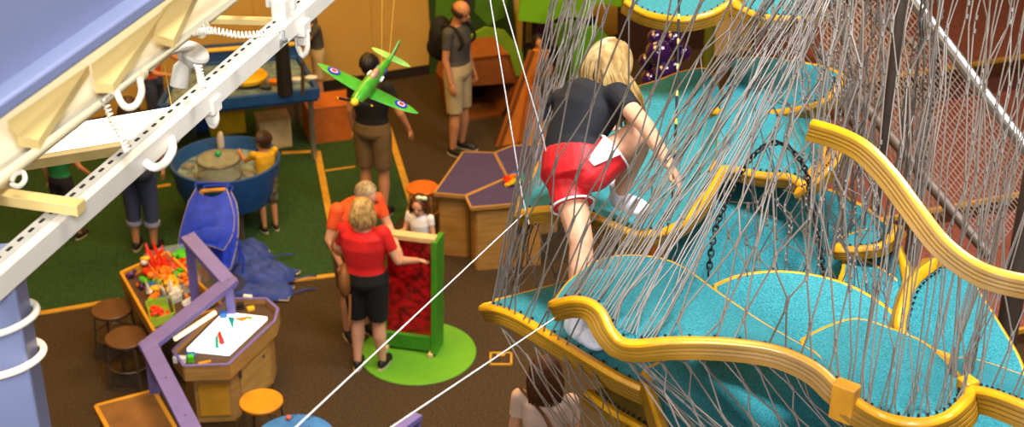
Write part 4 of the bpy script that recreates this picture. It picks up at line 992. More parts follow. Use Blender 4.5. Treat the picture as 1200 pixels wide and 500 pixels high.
# --- purple zigzag rail
def plank(t, a, b, w, h, name, m_=None): return MB().bar(a, b, w, h).build(name, m_ or M['purple'], t, bevel=.006, smooth=False)
z = .98
t = thing('purple_rail', 'purple painted zigzag plank rail standing between the toy table and the light table', 'rail', dn(G(220, 400, z)))
A0, A1, A2, A3 = G(221, 279, z + .22), G(268, 331, z), G(174, 405, z), G(238, 530, z)
for a, b in ((A0, A1), (A1, A2), (A2, A3)):
    d = (b - a).normalized() * .05; plank(t, a - d * .5, b + d * .9, .135, .05, 'plank')
for p in (A1, A2): MB().lathe(p, [(.068, -.03), (.07, -.028), (.07, .026), (.06, .03)], 24).build('joint_disc', M['purple'], t)
for p in (A0, A1, A2, A3): MB().bar(dn(p), p - V((0, 0, .03)), .07, .05).build('post', M['purple'], t, bevel=.005, smooth=False)
for p in (A0, A1, A2.lerp(A3, .35), A2.lerp(A3, .7)): MB().lathe(p + V((0, 0, .03 if p in (A1, A2) else .025)), [(.008, 0), (.008, .004), (.004, .006)], 12).build('bolt', M['steeld'], t)
q0, q1 = A2.lerp(A1, .12) + V((.10, -.09, -.10)), A2.lerp(A1, .62) + V((.08, -.08, -.10))
q0, q1 = G(205, 397, z - .1), G(252, 366, z - .1)
o = MB().tube([q0, q1], .019, 12).build('fluorescent_tube', mat('warm_tube', '#ffe9b8', .3, emit=1.2, var=0)); tag(o, 'glowing cream fluorescent tube under the purple rail', 'lamp')
mb = MB().prism([G(227, 292, .95), G(262, 332, .9), G(262, 372, .45), G(236, 350, .4)], CD * .012); o = mb.build('side_pane', M['clear'], t, smooth=False)
# bit of another purple rail at the bottom edge
t = thing('purple_rail', 'short piece of purple rail cut by the bottom edge of the frame', 'rail', dn(G(478, 505, .9)))
plank(t, G(455, 512, .9), G(490, 487, .9), .08, .05, 'plank'); MB().bar(dn(G(488, 490, .9)), G(488, 490, .88), .06, .05).build('post', M['purple'], t, bevel=.005, smooth=False)
# --- light table
z = .68
t = thing('light_table', 'wooden light table with a glowing white top', 'light table', dn(G(262, 400, z)))
rim = [(203, 413), (240, 377), (270, 352), (312, 352), (326, 364), (322, 378), (268, 429), (216, 431)]
body = [G(a, b, z) for a, b in rim]; c = sum(body, V()) / len(body)
MB().prism([c + (p - c) * .985 - V((0, 0, .03)) for p in body], (0, 0, -.05)).build('tray_floor', M['tray'], t, smooth=False)
for i, (a, b) in enumerate(zip(body, body[1:] + body[:1])):
    MB().bar(a - V((0, 0, .05)), b - V((0, 0, .05)), .022, .14).build('rim_board', M['oak'], t, bevel=.003, smooth=False)
    MB().bar(a + V((0, 0, .022)), b + V((0, 0, .022)), .024, .006).build('edge_strip', M['purple'], t, smooth=False)
litp = [G(a, b, z + .01) for a, b in ((219, 408), (262, 365), (313, 371), (268, 413))]
MB().prism(litp, (0, 0, -.03)).build('lit_panel', M['lit'], t, smooth=False)
base = [c + (p - c) * .86 for p in body]
MB().prism([dn(p, .1) for p in base], (0, 0, z - .22)).build('cabinet', M['oak'], t, smooth=False, bevel=.004)
b2 = [c + (p - c) * .80 for p in body]
MB().prism([dn(p, 0) for p in b2], (0, 0, .1)).build('plinth', mat('dark_oak', '#5e4220', .6), t, smooth=False)
pa, pb = base[6], base[5]; dr = (pb - pa).normalized(); nn = V((dr.y, -dr.x, 0))
q = pa.lerp(pb, .55) + nn * .008; q.z = .34
door = MB().box(q, ((pb - pa).length * .72, .016, .38), math.atan2(dr.y, dr.x)).build('door', mat('pale_birch', '#c2964e', .55, scale=3, stretch=(1, 1, 8), hex2='#b08040'), t, bevel=.004, smooth=False)
MB().lathe(q + dr * .12 + nn * .012 + V((0, 0, .12)), [(.012, 0), (.012, .01), (.006, .014)], 14, axis_M(nn)).build('door_lock', M['steeld'], door)
for zz in (.25, .55): MB().box(q - dr * (pb - pa).length * .36 + nn * .006 + V((0, 0, zz - .4)), (.02, .02, .07), math.atan2(dr.y, dr.x)).build('hinge', M['steeld'], door)
pa, pb = base[7], base[6]; dr = (pb - pa).normalized(); nn = V((dr.y, -dr.x, 0)); q = (pa + pb) / 2 + nn * .008; q.z = .32
MB().box(q, ((pb - pa).length * .8, .014, .30), math.atan2(dr.y, dr.x)).build('front_panel', M['oaky'], t, bevel=.004, smooth=False)
# translucent pieces and blocks on the light table
def shard(label, tri, m_, z_=z + .012, h=.012):
    pts = [G(a, b, z_) for a, b in tri]; o = MB().prism(pts, (0, 0, h)).build('plastic_shape', m_, smooth=False); tag(o, label, 'toy')
shard('teal triangle on the glowing panel pointing down', ((267, 372), (275, 373), (273, 388)), M['tte'])
shard('red slim triangle on the glowing panel beside the teal sliver', ((255, 391), (259, 388), (262, 404), (257, 403)), M['tred'])
shard('teal sliver on the glowing panel beside the red triangle', ((252, 396), (255, 392), (257, 408), (252, 408)), M['tte'])
shard('blue sliver on the glowing panel, touching the red triangle', ((260, 393), (263, 399), (264, 403), (260, 402)), M['tbl'])
shard('orange sliver on the glowing panel near its far corner', ((275, 374), (294, 371), (284, 377)), M['tor'])
shard('green sliver on the glowing panel at its far corner', ((292, 373), (298, 371), (290, 377)), M['tgr'])
def block(label, px, py, size, m_, rz=0, z_=z - .03):
    p = G(px, py, z_); o = MB().box(p + V((0, 0, size[2] / 2)), size, rz).build('block', m_, bevel=.004, smooth=False); tag(o, label, 'toy block')
block('teal block on the upper rim of the glowing panel', 262, 371, (.06, .05, .05), M['tbl'], .3, z + .01)
block('white block in the tray of the light table', 211, 424, (.10, .05, .05), M['twh'], -.1)
block('green block in the tray of the light table', 224, 423, (.05, .05, .055), M['tgr'], .2)
block('blue block lying behind the green one in the light table tray', 224, 417, (.07, .05, .03), M['tbl'], .1)
block('yellow wooden offcut in the tray of the light table', 240, 426, (.10, .03, .02), M['oaky'], .4)
block('white card box in the far corner tray of the light table', 291, 354, (.075, .03, .07), M['twh'], -.2)
block('black block with a yellow stripe beside the white card box', 282, 361, (.06, .05, .05), M['slot'], .2)
block('yellow block in the far corner tray of the light table', 294, 363, (.06, .04, .03), M['tye'], .4)
# --- toy table
z = .62
t = thing('toy_table', 'square wooden tray table full of colourful building toys', 'toy table', dn(G(195, 345, z)))
cor = [G(a, b, z) for a, b in ((142, 321), (196, 297), (262, 361), (181, 390))]; c = sum(cor, V()) / 4
MB().prism([p - V((0, 0, .06)) for p in cor], (0, 0, -.03)).build('tray_floor', M['tray'], t, smooth=False)
for a, b in zip(cor, cor[1:] + cor[:1]): MB().bar(a - V((0, 0, .03)), b - V((0, 0, .03)), .028, .11).build('side_board', M['oaky'], t, bevel=.004, smooth=False)
for p in cor: q = c + (p - c) * .92; MB().bar(dn(q), dn(q, z - .08), .05, .05).build('leg', M['oak'], t, bevel=.004, smooth=False)
MB().bar(G(182, 305, z - .02), G(205, 372, z - .02), .012, .06).build('divider', M['tray'], t, smooth=False)
rr = random.Random(11); zf = z - .058
def quadp(Q, u, v, z_): a = G(*Q[0], z_).lerp(G(*Q[1], z_), u); b = G(*Q[3], z_).lerp(G(*Q[2], z_), u); return a.lerp(b, v)
bins = [('clear bin of red and orange pieces', ((170, 309), (193, 300), (214, 352), (196, 358))), ('clear bin of green pieces', ((195, 300), (215, 297), (236, 336), (216, 346)))]
for lab, Q in bins:
    b = thing('toy_bin', lab + ' on the toy table', 'toy bin', quadp(Q, .5, .5, zf))
    p4 = [quadp(Q, u, v, zf) for u, v in ((0, 0), (1, 0), (1, 1), (0, 1))]
    MB().prism(p4, (0, 0, .006)).build('bin_floor', M['clear'], b, smooth=False)
    for i in range(4): MB().bar(p4[i] + V((0, 0, .05)), p4[(i + 1) % 4] + V((0, 0, .05)), .005, .10).build('bin_wall', M['clear'], b, smooth=False)
protos = {}
def toy(kind, m_, label, grp, p, rz, sc_=1.0):
    key = (kind, m_, label)
    if key in protos:
        o = protos[key].copy(); COL.objects.link(o)
    else:
        mb = MB()
        if kind == 'spike': mb.tube([(0, 0, 0), (0, 0, .03), (.004, 0, .10)], 0, 7, True, [.016, .014, .003]).ell((0, 0, .006), .022, .022, .012)
        elif kind == 'cog':
            mb.lathe((0, 0, 0), [(.012, 0), (.03, 0), (.03, .02), (.012, .02)], 16)
            for k in range(8): mb.box((.034 * math.cos(k * PI / 4), .034 * math.sin(k * PI / 4), .01), (.014, .012, .018), k * PI / 4)
        elif kind == 'curl': mb.tube([(.03 * math.cos(q), .03 * math.sin(q), .012) for q in [x * .5 for x in range(11)]], .012, 8)
        elif kind == 'brick':
            mb.box((0, 0, .014), (.06, .03, .028))
            for sx in (-.018, 0, .018): mb.lathe((sx, 0, .028), [(.008, 0), (.008, .006), (.005, .007)], 10)
        elif kind == 'animal': mb.ell((0, 0, .03), .035, .018, .02).ell((.035, 0, .045), .016, .013, .014).tube([(-.02, .01, 0), (-.02, .01, .025)], .006, 6).tube([(.02, .01, 0), (.02, .01, .025)], .006, 6).tube([(-.02, -.01, 0), (-.02, -.01, .025)], .006, 6).tube([(.02, -.01, 0), (.02, -.01, .025)], .006, 6)
        else: mb.ell((0, 0, .022), .024, .024, .022)
        o = mb.build({'spike': 'spiky_toy', 'cog': 'cog_toy', 'curl': 'curled_toy', 'brick': 'toy_brick', 'animal': 'toy_animal', 'ball': 'toy_ball'}[kind], M[m_], loc=(0, 0, 0))
        protos[key] = o
    o.location = p; o.rotation_euler = (rr.uniform(-.5, .5), rr.uniform(-.5, .5), rz); o.scale = (sc_,) * 3
    tag(o, label, 'toy', grp)
Q1, Q2 = bins[0][1], bins[1][1]
def fill(Q, n, v0, v1, kinds, m_, label, zt=.05, u0=.1, u1=.9, sc_=1.15):
    for i in range(n): toy(kinds[i % len(kinds)], m_, label, label.split(' in the ')[0] + 's', quadp(Q, rr.uniform(u0, u1), rr.uniform(v0, v1), zf) + V((0, 0, .008 + rr.uniform(0, zt))), rr.uniform(0, 6), sc_ * rr.uniform(.85, 1.2))
fill(Q1, 22, .05, .36, ['spike'], 'tred', 'red spiky toy in the heap at the far end of its clear bin', .07, sc_=1.25)
fill(Q1, 16, .34, .60, ['spike', 'curl'], 'tor', 'orange toy in the heap behind the yellow ones', .05)
fill(Q1, 8, .60, .75, ['curl'], 'tye', 'yellow curled toy in the heap before the white ones', .04)
fill(Q1, 10, .76, .95, ['spike', 'cog'], 'twh', 'white toy in the heap at the near end of its clear bin', .03)
fill(Q2, 10, .05, .3, ['cog', 'ball'], 'tgr', 'light green toy in the heap at the far end of the second bin', .06, sc_=1.3)
fill(Q2, 8, .28, .46, ['curl', 'cog'], 'tred', 'red curled toy in the heap in the second bin', .04)
fill(Q2, 10, .46, .66, ['curl', 'cog'], 'tgr', 'green cog toy in the heap in the middle of the second bin', .04)
fill(Q2, 8, .68, .95, ['curl', 'ball'], 'tor', 'orange curled toy in the heap at the near end of the second bin', .03)
tower = [(170, 309, 'ball', 'tpu', 0), (172, 312, 'ball', 'twh', .06), (173, 310, 'curl', 'tye', .09), (174, 318, 'cog', 'tred', .03), (170, 326, 'cog', 'tgr', .01), (176, 326, 'ball', 'tor', .05), (178, 334, 'brick', 'tbl', .02), (184, 338, 'curl', 'tye', .03), (182, 346, 'cog', 'tor', .02), (190, 348, 'brick', 'tbl', .0), (178, 352, 'brick', 'tgr', 0), (176, 341, 'spike', 'twh', .03), (184, 330, 'curl', 'tgr', .02)]
nmc = dict(tpu='purple', twh='white', tye='yellow', tred='red', tgr='green', tor='orange', tbl='blue'); nmk = dict(ball='ball', curl='curl', cog='cog', brick='brick', spike='spike')
wh = ['at the top of', 'high on', 'crowning', 'upper in', 'on the side of', 'in the middle of', 'half way down', 'low on', 'near the foot of', 'at the foot of', 'beneath', 'clipped to', 'hanging on']
for (a, b, kd, m_, dz), w_ in zip(tower, wh): toy(kd, m_, '%s %s toy %s the tall stack of linked toys' % (nmc[m_], nmk[kd], w_), None, G(a, b + 6, zf) + V((0, 0, .01 + dz)), rr.uniform(0, 6), 1.35)
toy('animal', 'tpu', 'purple toy animal in the empty corner of the toy tray', None, G(154, 326, zf), .4, 1.3)
toy('animal', 'tpu', 'second purple toy animal, beside the pale ball in the toy tray', None, G(166, 338, zf), 2, 1.1)
toy('ball', 'tor', 'pale orange ball beside the purple toy animals', None, G(164, 336, zf), 0, 1.1)
p4 = [G(a, b, zf) for a, b in ((172, 362), (202, 355), (206, 375), (178, 384))]
b = thing('toy_bin', 'lime bin holding red cut shapes at the near corner of the toy table', 'toy bin', sum(p4, V()) / 4)
MB().prism(p4, (0, 0, .008)).build('bin_floor', M['lime'], b, smooth=False)
for i in range(4): MB().bar(p4[i] + V((0, 0, .04)), p4[(i + 1) % 4] + V((0, 0, .04)), .006, .08).build('bin_wall', mat('lime_clear', '#a8c83a', .3, alpha=.8), b, smooth=False)
for i in range(4): toy('curl', 'tred', 'red curled shape in the lime bin', 'red shapes of the lime bin', G(182 + 5 * (i % 3), 366 + 3 * i, zf) + V((0, 0, .02 + .01 * i)), i, 1.2)
toy('brick', 'twh', 'pale brick lying in the near compartment of the toy tray', None, G(222, 356, zf), .4, 1.6)
toy('ball', 'tor', 'orange ball in the near compartment of the toy tray', None, G(219, 352, zf) + V((0, 0, .03)), 0, .8)
# --- aprons on a rack and in a pile
z0 = G(245, 330)
dA = mpp(G(245, 330)) * F - .35
t = thing('apron_rack', 'wooden rack that carries the blue aprons beside the round water tub', 'rack', dn(z0))
p0, p1 = P(236, 224, dA + .12), P(264, 222, dA + .2)
MB().tube([p0, p1], .02, 10).build('hanger_bar', M['oaky'], t)
for p in (p0, p1):
    MB().bar(dn(p) + V((0, .28, 0)), p, .04, .03).build('leg', M['oak'], t, smooth=False); MB().bar(dn(p) - V((0, .18, 0)), p, .04, .03).build('leg', M['oak'], t, smooth=False)
MB().bar(dn(p1, .12) + V((.1, .2, 0)), dn(p1, .12) - V((.02, .14, 0)), .03, .05).build('stretcher', M['oak'], t, smooth=False)
def apron(label, rows_px, d, m_, seed):
    rr = random.Random(seed); rows = []
    for i, (l, r_, y, dd) in enumerate(rows_px):
        row = []
        for j in range(13):
            u = j / 12; row.append(P(l + (r_ - l) * u, y + (10 * math.sin(PI * u) ** .6 if i == 0 else (8 * math.sin(PI * u) if i == 1 else 3 * math.sin(PI * u * 2 + seed))), d + dd - .035 * math.sin(PI * u) + .007 * math.sin(u * 11 + seed + i * .7)))
        rows.append(row)
    fine = []
    cols = [spline([r[j] for r in rows], 18) for j in range(13)]
    for i in range(18): fine.append([cols[j][i] for j in range(13)])
    c = sum((p for r in fine for p in r), V()) / (18 * 13)
    t = thing('apron', label, 'apron', c - V((0, 0, .3)))
    MB().grid(fine, .008).build('cloth', m_, t)
    ed = [fine[i][0] for i in range(18)] + [fine[17][j] for j in range(13)] + [fine[i][12] for i in range(17, -1, -1)]
    MB().tube(ed, .008, 5).build('piping', M['piping'], t)
    # pocket edge
    for r0, j0, j1 in ((6, 2, 9), (11, 5, 11)):
        MB().tube([fine[r0][j] - FWD * .008 for j in range(j0, j1)], .007, 5).build('pocket_edge', M['piping'], t)
        MB().grid([[fine[r0][j] - FWD * .012 + UP * .004 for j in range(j0, j1)], [fine[r0 + 3][j] - FWD * .030 for j in range(j0, j1)], [fine[r0 + 5][j] - FWD * .008 for j in range(j0, j1)]], .006).build('pocket', m_, t)
    a, b = fine[0][0], fine[0][12]
    MB().tube(spline([a, a + UP * .05 + FWD * .05, b + UP * .05 + FWD * .05, b], 14), .011, 6).build('neck_loop', m_, t)
    MB().tube(spline([fine[12][12], fine[12][12] + V((.06, -.03, -.1)), fine[12][12] + V((.04, -.04, -.28))], 12), .009, 6).build('tie_string', m_, t)
    return t
apron('topmost bright blue apron hung over the rack', [(230, 265, 221, 0), (222, 270, 236, -.03), (216, 274, 252, -.08), (211, 272, 272, -.12), (209, 262, 290, -.13)], dA, M['apron'], 1)
apron('blue apron showing under the topmost one on the rack', [(240, 270, 224, .12), (238, 277, 240, .1), (242, 279, 262, .06), (246, 277, 284, .02), (252, 270, 312, 0)], dA + .06, M['apron'], 2)
apron('blue apron hanging lowest behind the others on the rack', [(222, 262, 240, .1), (214, 264, 262, .06), (210, 262, 282, .02), (212, 258, 298, .0)], dA + .12, M['apron2'], 3)
bn = G(300, 338); 
def heap(label, px, py, z_, rx, ry, rz_, m_, ang, seed):
    c = G(px, py, z_); mb = MB(); rows = []; nr, nc = 22, 30
    vs = [];
    for i in range(nr):
        row = []
        for j in range(nc):
            u = -1 + 2 * i / (nr - 1); v = -1 + 2 * j / (nc - 1)
            q = V((v * rx, u * ry, 0)); q.rotate(Matrix.Rotation(ang, 3, 'Z'))
            e = max(0, 1 - (abs(u) ** 3 + abs(v) ** 3)) ** .5
            n = noise.noise(V((q.x * 9 + seed, q.y * 9, seed))) * .5 + .5
            fold = abs(math.sin((q.x * 1.3 + q.y * 2.2) * 14 + seed + 2 * n))
            edge = 1 + .25 * noise.noise(V((u * 2 + seed, v * 2, 3)))
            row.append(c + V((q.x * edge, q.y * edge, .008 + e * rz_ * (.5 + .4 * n + .13 * fold))))
        rows.append(row)
    t = thing('apron', label, 'apron', c)
    MB().grid(rows, -.012).build('cloth', m_, t)
    ed = rows[0][:] + [r[-1] for r in rows[1:]]
    MB().tube([p + V((0, 0, .006)) for p in ed], .006, 5).build('piping', M['piping'], t)
    s_ = rows[nr // 2][-1]; MB().tube(spline([s_, s_ + V((.09, .02, .02)), s_ + V((.13, .08, .0)), s_ + V((.22, .07, .005))], 16), .008, 5).build('tie_string', m_, t)
    return t
heap('crumpled navy apron at the back of the floor pile', 288, 308, .05, .24, .2, .22, M['apron2'], .3, 1)
heap('crumpled blue apron in the middle of the floor pile', 306, 326, .04, .30, .2, .17, M['apron2'], -.2, 5)
heap('flat blue apron at the near edge of the floor pile', 308, 344, .01, .27, .13, .10, M['apron2'], -.05, 9)
heap('dark blue apron bunched against the foot of the rack', 274, 340, .01, .15, .16, .16, mat('dark_apron', '#1c2344', .8), .1, 12)
# --- round water tub
c = G(264, 186, .74); rt = 64 * mpp(c)
t = thing('water_tub', 'round blue water tub with rippled water and rocks', 'water tub', dn(c))
MB().lathe(c, [(rt * .80, -.42), (rt * .93, -.25), (rt * .99, -.03), (rt, 0), (rt * .95, .004), (rt * .93, -.02), (rt * .86, -.16), (rt * .3, -.17)], 48).build('basin', M['bluetub'], t)
MB().lathe(c + V((0, 0, -.12)), [(rt * .1, -.01), (rt * .90, -.01), (rt * .9, 0), (rt * .1, 0)], 48).build('water', M['water'], t)
for a in (.5, 2.1, 3.7, 5.2): d = V((math.cos(a), math.sin(a), 0)); MB().tube([dn(c) + d * rt * .6, c + d * rt * .6 - V((0, 0, .4))], .03, 10).build('leg', M['steeld'], t)
for i in range(9):
    a = i * .7 + .2; q = c + V((math.cos(a), math.sin(a), 0)) * rt * (.62 + .12 * math.sin(i * 2.1)) - V((0, 0, .115)); MB().ell(q, .07, .055, .035, Matrix.Rotation(a, 3, 'Z'), 10, 7).build('rock', mat('grey_rock', '#6d6a60', .8, scale=20, hex2='#8f8a78'), t)
q = G(258, 207, .62)
t = thing('clear_drum', 'clear drum with a green ball on top standing in the water tub', 'drum', q)
MB().lathe(q, [(.20, 0), (.21, .01), (.21, .19), (.20, .21), (.06, .22)], 36).build('shell', mat('smoky_clear', '#a8a890', .15, alpha=.45), t)
for zz in (.02, .19): MB().tube([q + V((math.cos(x) * .212, math.sin(x) * .212, zz)) for x in [TAU * j / 36 for j in range(37)]], .008, 6, caps=False).build('hoop', M['metal'], t)
MB().ell(q + V((0, 0, .25)), .032, .032, .032).build('ball', mat('green_ball', '#14a05a', .3), t)
q = G(259, 172, .68); o = MB().tube(spline([q, q + V((0, 0, .09)), q + V((.01, 0, .17))], 10), 0, 10, True, [.034, .036, .037, .038, .037, .036, .034, .03, .025, .012]).build('float', mat('pale_float', '#c9c0b4', .4)); tag(o, 'pale rounded float standing upright in the water tub', 'float')
# --- far rectangular water table
z = .86; fp = [G(*p, z) for p in ((186, 124), (372, 104), (350, 66), (212, 76))]; c = sum(fp, V()) / 4
t = thing('water_table', 'large blue water play table by the cream wall', 'water table', dn(c))
MB().prism([p - V((0, 0, .04)) for p in fp], (0, 0, -.10)).build('basin', M['bluetub'], t, smooth=False)
for a, b in zip(fp, fp[1:] + fp[:1]): MB().bar(a - V((0, 0, .05)), b - V((0, 0, .05)), .05, .13).build('side_wall', M['bluetub'], t, bevel=.01, smooth=False)
MB().prism([c + (p - c) * .94 - V((0, 0, .03)) for p in fp], (0, 0, .008)).build('water', M['water'], t, smooth=False)
for p in fp: q = c + (p - c) * .9; MB().tube([dn(q), q - V((0, 0, .1))], .03, 8).build('leg', M['steel'], t)
bk0, bk1 = fp[3], fp[2]
MB().bar(bk0 + V((0, .02, .1)), bk1 + V((0, .02, .1)), .05, .2).build('back_board', M['bluetub'], t, smooth=False)
MB().tube([bk0 + V((.1, -.02, .16)), bk1 + V((0, -.02, .16))], .025, 8).build('yellow_rail', M['tye'], t)
q = G(290, 90, .92); tt = thing('spinning_disc', 'yellow disc wheel turning on the far water table', 'water wheel', q - V((0, 0, .05)))
MB().lathe(q, [(.05, -.02), (.20, -.03), (.215, -.01), (.215, .02), (.2, .035), (.05, .04)], 32).build('disc', M['tye'], tt)
MB().tube([q - V((0, 0, .05)), q + V((0, 0, .2))], .02, 10).build('axle', M['metal'], tt)
q = G(334, 104, .9); tt = thing('water_pump', 'tall dark pump column with a bent pipe on the far water table', 'pump', q - V((0, 0, .05)))
MB().tube([q - V((0, 0, .05)), q + V((0, 0, .52))], 0, 12, True, [.085, .075]).build('column', M['slot'], tt)
MB().tube(spline([q + V((0, 0, .5)), q + V((-.1, .05, .62)), q + V((-.25, .1, .5)), q + V((-.3, .1, .3))], 16), .04, 8).build('spout', M['slot'], tt)
MB().tube([q + V((.2, -.1, -.02)), q + V((.22, -.1, .35))], .02, 8).build('lever', M['metal'], tt)
for i, (a, b, m_, nm) in enumerate(((322, 98, 'tor', 'orange float'), (347, 96, 'twh', 'white paddle'), (365, 94, 'twh', 'white cup'), (312, 104, 'grey', 'grey boat'))):
    q = G(a, b, .85); o = MB().loft([(q, V((1, 0, 0)), V((0, 1, 0)), .05, .03), (q + V((0, 0, .04)), V((1, 0, 0)), V((0, 1, 0)), .07, .05), (q + V((0, 0, .05)), V((1, 0, 0)), V((0, 1, 0)), .05, .03)], 14).build('water_toy', M[m_]); tag(o, 'small %s drifting on the far water table' % nm, 'water toy')
for lab, px, py, sz, m_ in (('wooden crate with an orange front under the boy at the wall', 388, 158, (.55, .4, .42), mat('orange_crate', '#b5601c', .6)), ('beige step box standing behind the round water tub', 322, 168, (.35, .3, .32), M['beige']), ('yellow storage box behind the round water tub', 266, 152, (.4, .3, .4), M['tye']), ('blue storage box behind the yellow one', 242, 146, (.6, .35, .36), M['bluetub']), ('green play panel beyond the far water table', 252, 84, (.6, .25, .95), M['leafg'])):
    q = G(px, py); t = thing('storage_box', lab, 'box', q)
    MB().box(q + V((0, 0, sz[2] / 2)), sz, .3).build('carcass', m_, t, bevel=.01, smooth=False)
    MB().box(q + V((0, 0, sz[2] + .012)), (sz[0] * 1.04, sz[1] * 1.04, .025), .3).build('lid', m_, t, bevel=.006, smooth=False)
# --- red information panel in a green frame on a green disc
c = G(490, 413); rd = 68 * mpp(c)
o = MB().lathe(c, [(rd, 0), (rd, .008), (rd * .99, .012), (rd * .1, .012)], 64).build('round_mat', M['disc']); tag(o, 'round lime green floor disc under the red panel', 'mat')
t = thing('display_panel', 'red picture panel in a leaning green frame on the lime disc', 'display', c)
BL, BR = G(451, 403, .03), G(511, 411, .03)
ex = (BR - BL).normalized(); ny = V((-ex.y, ex.x, 0)); hh = 1.06; lean = ny * .10
TL, TR = BL + V((0, 0, hh)) + lean - ex * .0, BR + V((0, 0, hh)) + lean
def fr(a, b, w, d, m_, nm): MB().bar(a, b, w, d, up=-ny).build(nm, m_, t, bevel=.006, smooth=False)
fr(BL, TL, .05, .10, M['frameg'], 'side_rail'); fr(BR + ny * .04, TR + ny * .04, .05, .24, M['frameg'], 'side_rail')
fr(BL + V((0, 0, .08)), BR + V((0, 0, .08)), .14, .07, M['frameg'], 'bottom_rail'); fr(TL, TR, .05, .09, M['beige'], 'top_rail')
pa = [BL + V((0, 0, .15)) + ex * .025, BR + V((0, 0, .15)) - ex * .03, TR - ex * .03 - V((0, 0, .02)), TL + ex * .025 - V((0, 0, .02))]
MB().prism(pa, ny * .02).build('picture', M['redpan'], t, smooth=False)
for s_ in (.06, .94): MB().box(BL.lerp(BR, s_) - ny * .05 + V((0, 0, 0)), (.04, .10, .04), math.atan2(ex.y, ex.x)).build('foot', M['beige'], t, bevel=.004)
# --- purple topped activity tables
def ptable(label, pts, z, panels):
    p = [G(a, b, z) for a, b in pts]; c = sum(p, V()) / len(p); t = thing('activity_table', label, 'table', dn(c))
    MB().prism(p, (0, 0, -.03)).build('table_top', M['purpletop'], t, smooth=False)
    mb = MB()
    for a, b in zip(p, p[1:] + p[:1]): MB().bar(a - V((0, 0, .013)), b - V((0, 0, .013)), .018, .036).build('edge_band', M['oak'], t, smooth=False)
    for s0, s1 in panels:
        a = c + (p[s0] - c) * .86; b = c + (p[s1] - c) * .86; MB().bar(dn(a, (z - .03) / 2), dn(b, (z - .03) / 2), .03, z - .03).build('side_panel', M['oak'], t, bevel=.003, smooth=False)
    return t
zt = .70
ptable('purple topped table nearest the orange stool', [(509, 226), (543, 178), (579, 179), (594, 208), (545, 229)], zt, ((4, 0), (4, 3), (0, 1)))
ptable('purple topped table farthest from the red panel, beside the orange boards', [(580, 179), (600, 171), (650, 168), (660, 200), (595, 208)], zt, ((0, 4), (4, 3)))
ptable('purple topped table with the small toy pile on it', [(546, 230), (594, 209), (650, 206), (640, 236), (552, 243)], zt, ((4, 3), (0, 4)))
for i, (a, b, m_, w_) in enumerate(((596, 214, 'tred', 'red'), (601, 211, 'tor', 'orange'), (607, 215, 'tgr', 'green'), (604, 209, 'tbl', 'blue'), (610, 210, 'tte', 'teal'), (599, 217, 'tye', 'yellow'))):
    toy(['cog', 'brick', 'curl', 'brick', 'ball', 'cog'][i], m_, '%s toy piece on the purple topped table' % w_, None, G(a, b, zt) + V((0, 0, .015)), i, 1.5)
# --- hexagonal hut, orange boards
q0 = [G(*p) for p in ((553, 140), (572, 138))]
hc = G(572, 139); ax_ = V((1, 0, 0)) * .94 + V((0, .34, 0)); ax_.normalize(); ay = V((-ax_.y, ax_.x, 0))
hexo = [(-.36, 0), (.16, 0), (.38, .36), (.27, .76), (-.32, .78), (-.44, .42)]
t = thing('play_hut', 'brown six sided play hut with a dark opening behind the bald man', 'play hut', hc)
outer = [hc + ax_ * a + V((0, 0, b)) for a, b in hexo]; ce = sum(outer, V()) / 6
for a, b in zip(outer, outer[1:] + outer[:1]): MB().prism([a, b, ce + (b - ce) * .9, ce + (a - ce) * .9], ay * .6).build('wall_board', M['hut'], t, smooth=False)
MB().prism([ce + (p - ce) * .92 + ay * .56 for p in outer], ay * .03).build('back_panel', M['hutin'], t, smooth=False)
up_ = [outer[2].lerp(outer[3], .1), outer[3], outer[4], outer[5].lerp(outer[4], .1)]
MB().prism(up_, ay * .03).build('front_board', M['hut'], t, smooth=False)
for i, (p, lab) in enumerate((((584, 172), 'orange leaning board nearer the hut, tall and slanting'), ((612, 170), 'orange board behind the net bundle, wide and low'))):
    a = G(*p); d = V((.5, .25, 0)) if i == 0 else V((.55, .1, 0))
    t = thing('leaning_board', lab, 'board', a)
    MB().prism([a, a + d * (.5 if i == 0 else 1), a + d * (1.1 if i == 0 else 1.05) + V((0, .2, .95 if i == 0 else .55)), a + d * .75 * (1 if i == 0 else .2) + V((0, .2, 1.0 if i == 0 else .6))], V((.02, .05, 0))).build('panel', M['orangeb'], t, smooth=False)
    MB().bar(a, a + d * .75 * (1 if i == 0 else .2) + V((0, .2, 1.0 if i == 0 else .6)), .04, .06).build('edge_strip', M['hut'], t, smooth=False)
# --- painted landscape flats in front of the back wall
def flat(label, pts, off, m_, cat='scenery', extra=()):
    p = [onwall(a, b, off) for a, b in pts]; c = sum(p, V()) / len(p); t = thing('scenery_flat', label, cat, dn(c))
    MB().prism(p, E2 * .04).build('painted_board', m_, t, smooth=False)
    for ex_, mm in extra: MB().prism([onwall(a, b, off + .01) for a, b in ex_], E2 * .012).build('painted_shape', mm, t, smooth=False)
    return t
flat('dark green woodland scenery flat behind the bald man', [(503, 92), (506, 40), (502, -20), (600, -20), (606, 60), (600, 100)], .05, M['darkg'], extra=[([(510, 20), (512, -18), (545, -18), (540, 12), (525, 26)], M['leafg']), ([(556, 14), (560, -18), (598, -18), (592, 20), (572, 30)], M['leafg']), ([(538, 34), (544, -18), (551, -18), (549, 34)], M['tpu'])])
flat('lime green hill shaped scenery flat rising behind the play hut', [(545, 102), (552, 42), (570, 32), (592, 36), (612, 60), (618, 108), (622, 150), (575, 150)], .5, M['lime'])
flat('bright lime tree top scenery board above the gap with dark curtains', [(608, 24), (612, -20), (735, -20), (728, 8), (700, 4), (690, 22), (660, 18), (640, 28)], .7, mat('bright_lime', '#7cc21c', .6, scale=3))
